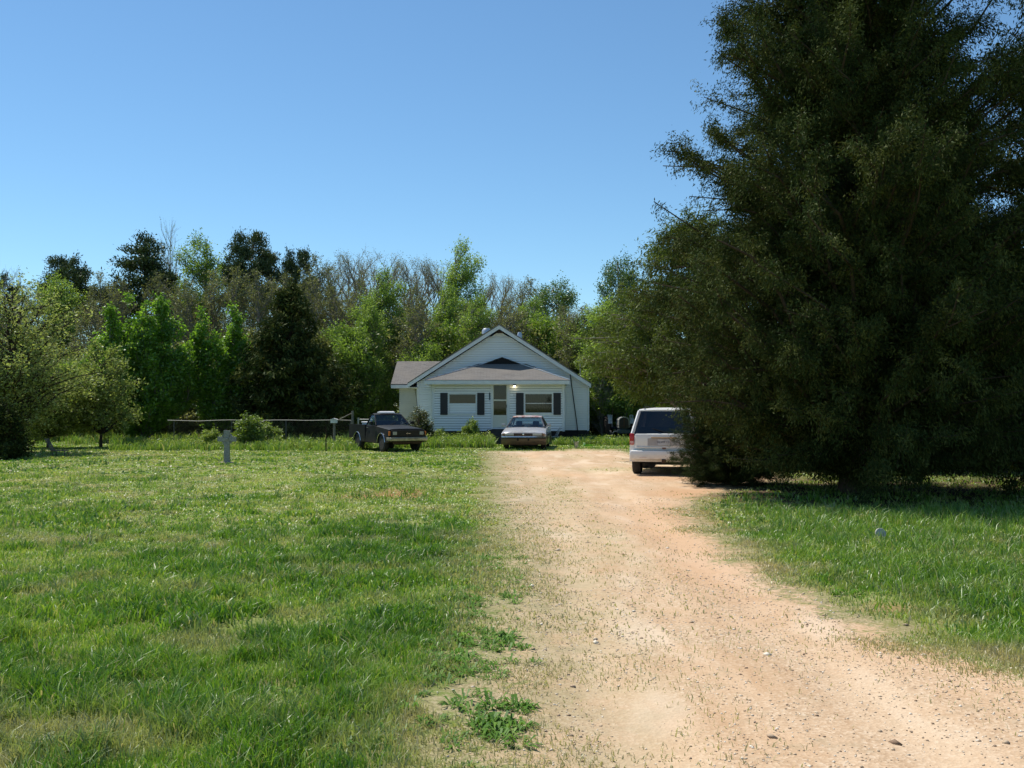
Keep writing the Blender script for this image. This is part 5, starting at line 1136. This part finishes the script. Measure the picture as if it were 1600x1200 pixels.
# fence
YF = 46; fx0, fx1 = PX(262, YF), PX(552, YF); zf = PZ(656.6, YF)
fe = empty('chain_link_fence', ((fx0 + fx1) / 2, YF, 0), 0, 'low grey chain link fence with a bare top rail along the back lawn', 'fence'); fm = -(fx0 + fx1) / 2
M_GALV = mat('galvanised', (.40, .39, .35), .6, .3, var=.15, scale=8)
fxs = np.linspace(fx0, fx1, 13); mb = MB(); mb.tube([(x + fm, 0, zf + .012 * math.sin(i * 1.9) - (.03 if i in (1, 2) else 0)) for i, x in enumerate(fxs)], .013, 6); mb.build('top_rail', M_GALV, fe)
for px in (272, 362, 447, 548):
    mb = MB(); x = PX(px, YF) + fm; mb.tube([(x, .02, -.05), (x, .02, zf - .02)], .027, 7); mb.build('post', mat('post_dull', (.09, .09, .08), .7, .2), fe)
P0 = []; P1 = []; W_ = fx1 - fx0
for k in range(int((W_ + 1.1) / .11)):
    for sg in (0, 1):
        xa = fx0 + k * .11 - 1.1; xb = xa + 1.1; za, zb2 = (.04, zf - .03) if sg == 0 else (zf - .03, .04)
        t0 = max(0, (fx0 - xa) / 1.1); t1 = min(1, (fx1 - xa) / 1.1)
        if t1 > t0: P0.append((xa + 1.1 * t0 + fm, .0, za + (zb2 - za) * t0)); P1.append((xa + 1.1 * t1 + fm, 0, za + (zb2 - za) * t1))
v_, q_ = segs_mesh(P0, P1, np.full(len(P0), .0016), np.full(len(P0), .0016), 3); link('wire_mesh', npmesh('wire_mesh', v_, q_), mat('wire_dull', (.07, .07, .065), .6, .4), fe)
# wooden gate post with brace
M_WOOD = mat('old_wood', (.20, .175, .14), .9, var=.3, scale=10)
gx0 = PX(550.5, 45.6); gp = empty('wooden_post', (gx0, 45.6, 0), 0, 'tall grey wooden post with a diagonal brace behind the pickup tail', 'post')
mb = MB(); mb.tube([(0, 0, -.1), (.01, 0, PZ(642, 45.6))], [.065, .05], 9); mb.build('post', M_WOOD, gp)
mb = MB(); mb.tube([(0, .03, PZ(645, 45.6)), (PX(529, 45.6) - gx0, .05, PZ(656, 45.6))], .022, 6); mb.build('brace', M_WOOD, gp)
rl = empty('gate_rail', (PX(568, 47), 47, 0), 0, 'grey pipe gate frame seen above the pickup bed', 'gate')
mb = MB(); x0_, x1_ = PX(560, 47) - rl.location.x, PX(582, 47) - rl.location.x; z_ = PZ(655.5, 47)
mb.tube([(x0_, 0, 0), (x0_, 0, PZ(652.5, 47))], .035, 7); mb.build('post', M_GALV, rl); mb = MB(); mb.tube([(x0_, 0, z_), (x1_, 0, z_)], .026, 7); mb.tube([(x0_, 0, .25), (x1_, 0, .25)], .02, 6); mb.tube([(x1_, 0, .05), (x1_, 0, z_)], .024, 6); mb.build('frame', M_GALV, rl)
# t-post
tx, ty = G(509.3, 706.5); tp = empty('steel_post', (tx, ty, 0), 0, 'thin dark steel post standing alone in the lawn left of the pickup', 'post')
mb = MB(); mb.box(-.022, .022, -.004, .004, -.05, .62); mb.box(-.004, .004, .004, .034, -.05, .62); mb.build('post', M_UNDER, tp)  # lower length coloured black for the shadow it stands in
mb = MB(); mb.tube([(0, .01, .60), (0, .01, PZ(668, ty))], .008, 5); mb.build('rod', mat('rust_brown', (.07, .035, .02), .8, var=.5), tp)
# white box on post (by fence)
bx = PX(522, 45.4); bo = empty('birdhouse', (bx, 45.4, 0), 0, 'small white box on a mossy post in front of the fence rail', 'birdhouse')
z0_, z1_ = PZ(661, 45.4), PZ(655.2, 45.4); mb = MB(); mb.box(-.14, .14, -.11, .11, z0_, z1_, bev=.008); b_ = mb.build('box', mat('white_worn', (.72, .70, .68), .7, var=.2), bo)
mb = MB(); mb.prism([(-.17, z1_ - .0), (.17, z1_ - .0), (0, z1_ + .05)], -.13, .13); mb.build('lid', mat('white_worn', (.72, .70, .68), .7, var=.2), bo)
mb = MB(); mb.tube([(.02, 0, -.05), (.01, 0, z0_)], .055, 8); mb.build('post', M_WOOD, bo)
# old garden lounge seat far left
M_WOODD = mat('dark_wood', (.10, .085, .065), .9, var=.3, scale=10)
lx, ly = G(88, 713); ls = empty('garden_lounger', (lx, ly, 0), R(8), 'weathered low wooden lounge seat with a leaning back under the left trees', 'garden seat')
mb = MB()
for k in range(6): mb.box(-.10 + .085 * k, -.03 + .085 * k, -.25, .25, .20, .22)
mb.build('seat', M_WOODD, ls)
mb = MB(); a = R(118)
for k in range(7): mb.box(.0, .05, -.25, .25, -.01, .01, M=Matrix.Translation((-.12 + math.cos(a) * .07 * k, 0, .22 + math.sin(a) * .07 * k)) @ Matrix.Rotation(-a, 4, 'Y'))
for y_ in (-.2, .2): mb.tube([(-.10, y_, .16), (-.12 + math.cos(a) * .5, y_, .22 + math.sin(a) * .5)], .014, 5)
mb.build('backrest', M_WOODD, ls)
for x_, y_ in ((-.06, -.22), (-.06, .22), (.34, -.22), (.34, .22)): mb = MB(); mb.tube([(x_, y_, -.03), (x_, y_, .2)], .018, 6); mb.build('leg', M_WOODD, ls)
# folding lawn chair by the sedan
hx, hy = G(866, 694); hx += .05; lc = empty('folding_chair', (hx, hy, 0), R(10), 'grey tubular folding lawn chair beside the rear of the silver sedan', 'chair')
M_TUBE = mat('chair_tube', (.42, .44, .45), .4, .5); sw = .22
mb = MB(); mb.box(-.26, .16, -sw, sw, .36, .375, bev=.004); mb.build('seat', mat('webbing', (.34, .37, .35), .8, var=.3, scale=20), lc)
mb = MB()
for y_ in (-sw, sw): mb.tube([(.02, y_, .36), (.24, y_, .78)], .013, 6)
mb.tube([(.24, -sw, .78), (.24, sw, .78)], .013, 6)
for k in range(4): mb.box(.05 + .045 * k, .085 + .045 * k, -sw, sw, .42 + .09 * k, .48 + .09 * k)
mb.build('backrest', M_TUBE, lc)
for y_ in (-sw - .02, sw + .02):
    for xa, xb in ((-.26, .24), (.20, -.30)): mb = MB(); mb.tube([(xa, y_, 0), (xb * .5, y_, .37)], .012, 6); mb.build('leg', M_TUBE, lc)
# pail and green tray
qx, qy = G(900.5, 701); pa = empty('metal_pail', (qx, qy, 0), .4, 'dented grey metal pail with weeds sprouting from it between sedan and green tray', 'pail')
mb = MB(); mb.lathe([(.085, 0), (.12, .30), (.128, .305), (.125, .285), (.09, .01)], 18); M_PAIL = mat('pail_zinc', (.42, .43, .45), .3, .75, var=.4, scale=12)
for v in mb.bm.verts: v.co += Vector((1, .4, 0)) * .018 * math.sin(v.co.z * 21 + v.co.y * 25)
mb.build('bucket', M_PAIL, pa, smooth=True)
mb = MB(); mb.tube([(.125 * math.cos(t_), .02, .30 + .10 * math.sin(t_)) for t_ in np.linspace(0, math.pi, 12)], .005, 5); mb.build('handle', M_PAIL, pa)
V = []
for k in range(46):
    a = random.uniform(0, 6.28); r0 = random.uniform(0, .08); L = random.uniform(.08, .2); o = Vector((r0 * math.cos(a), r0 * math.sin(a), .27)); t_ = o + Vector((math.cos(a) * L * .6, math.sin(a) * L * .6, L)); w_ = Vector((-math.sin(a), math.cos(a), 0)) * .014
    V += [o, (o + t_) / 2 + w_, t_, (o + t_) / 2 - w_]
link('weed', npmesh('weed', np.array(V), np.arange(len(V)).reshape(-1, 4), attrs={'tint': np.full(len(V), .8)}), L_WEED, pa)
wx_, wy_ = G(918.5, 697); wa = empty('toy_tray', (wx_, wy_, 0), 0, 'bright lime green plastic tray toy lying on the grass near the pail', 'toy')
M_LIME = mat('lime_plastic', (.30, .62, .03), .35, var=.08); M_LIMEP = mat('lime_pale', (.62, .82, .42), .4, var=.05)
mb = MB(); mb.box(-.22, .22, -.14, .14, 0, .02); mb.box(-.235, .235, -.155, -.141, 0, .055); mb.box(-.235, .235, .141, .155, 0, .055); mb.box(-.235, -.221, -.14, .14, 0, .055); mb.box(.221, .235, -.14, .14, 0, .055); mb.build('tray', M_LIME, wa)
mb = MB(); mb.box(-.215, -.125, -.12, .05, .021, .15, bev=.012); mb.build('block', M_LIMEP, wa)
# round cap in right-hand grass
kx, ky = G(1376, 848); ck = empty('round_marker', (kx, ky, float(relief(np.array([kx]), np.array([ky]))[0])), 0, 'small round white disc standing upright in the grass right of the drive', 'marker')
mb = MB(); mb.lathe([(.001, -.012), (.066, -.012), (.072, -.006), (.072, .006), (.066, .012), (.001, .012)], 24, Matrix.Translation((0, 0, .10)) @ Matrix.Rotation(R(68), 4, 'X') ); mb.build('disc', mat('disc_white', (.40, .375, .345), .5, var=.15, scale=30), ck, smooth=True)
mb = MB(); mb.tube([(0, .03, -.05), (0, .02, .08)], .012, 6); mb.build('stake', M_ALU, ck)
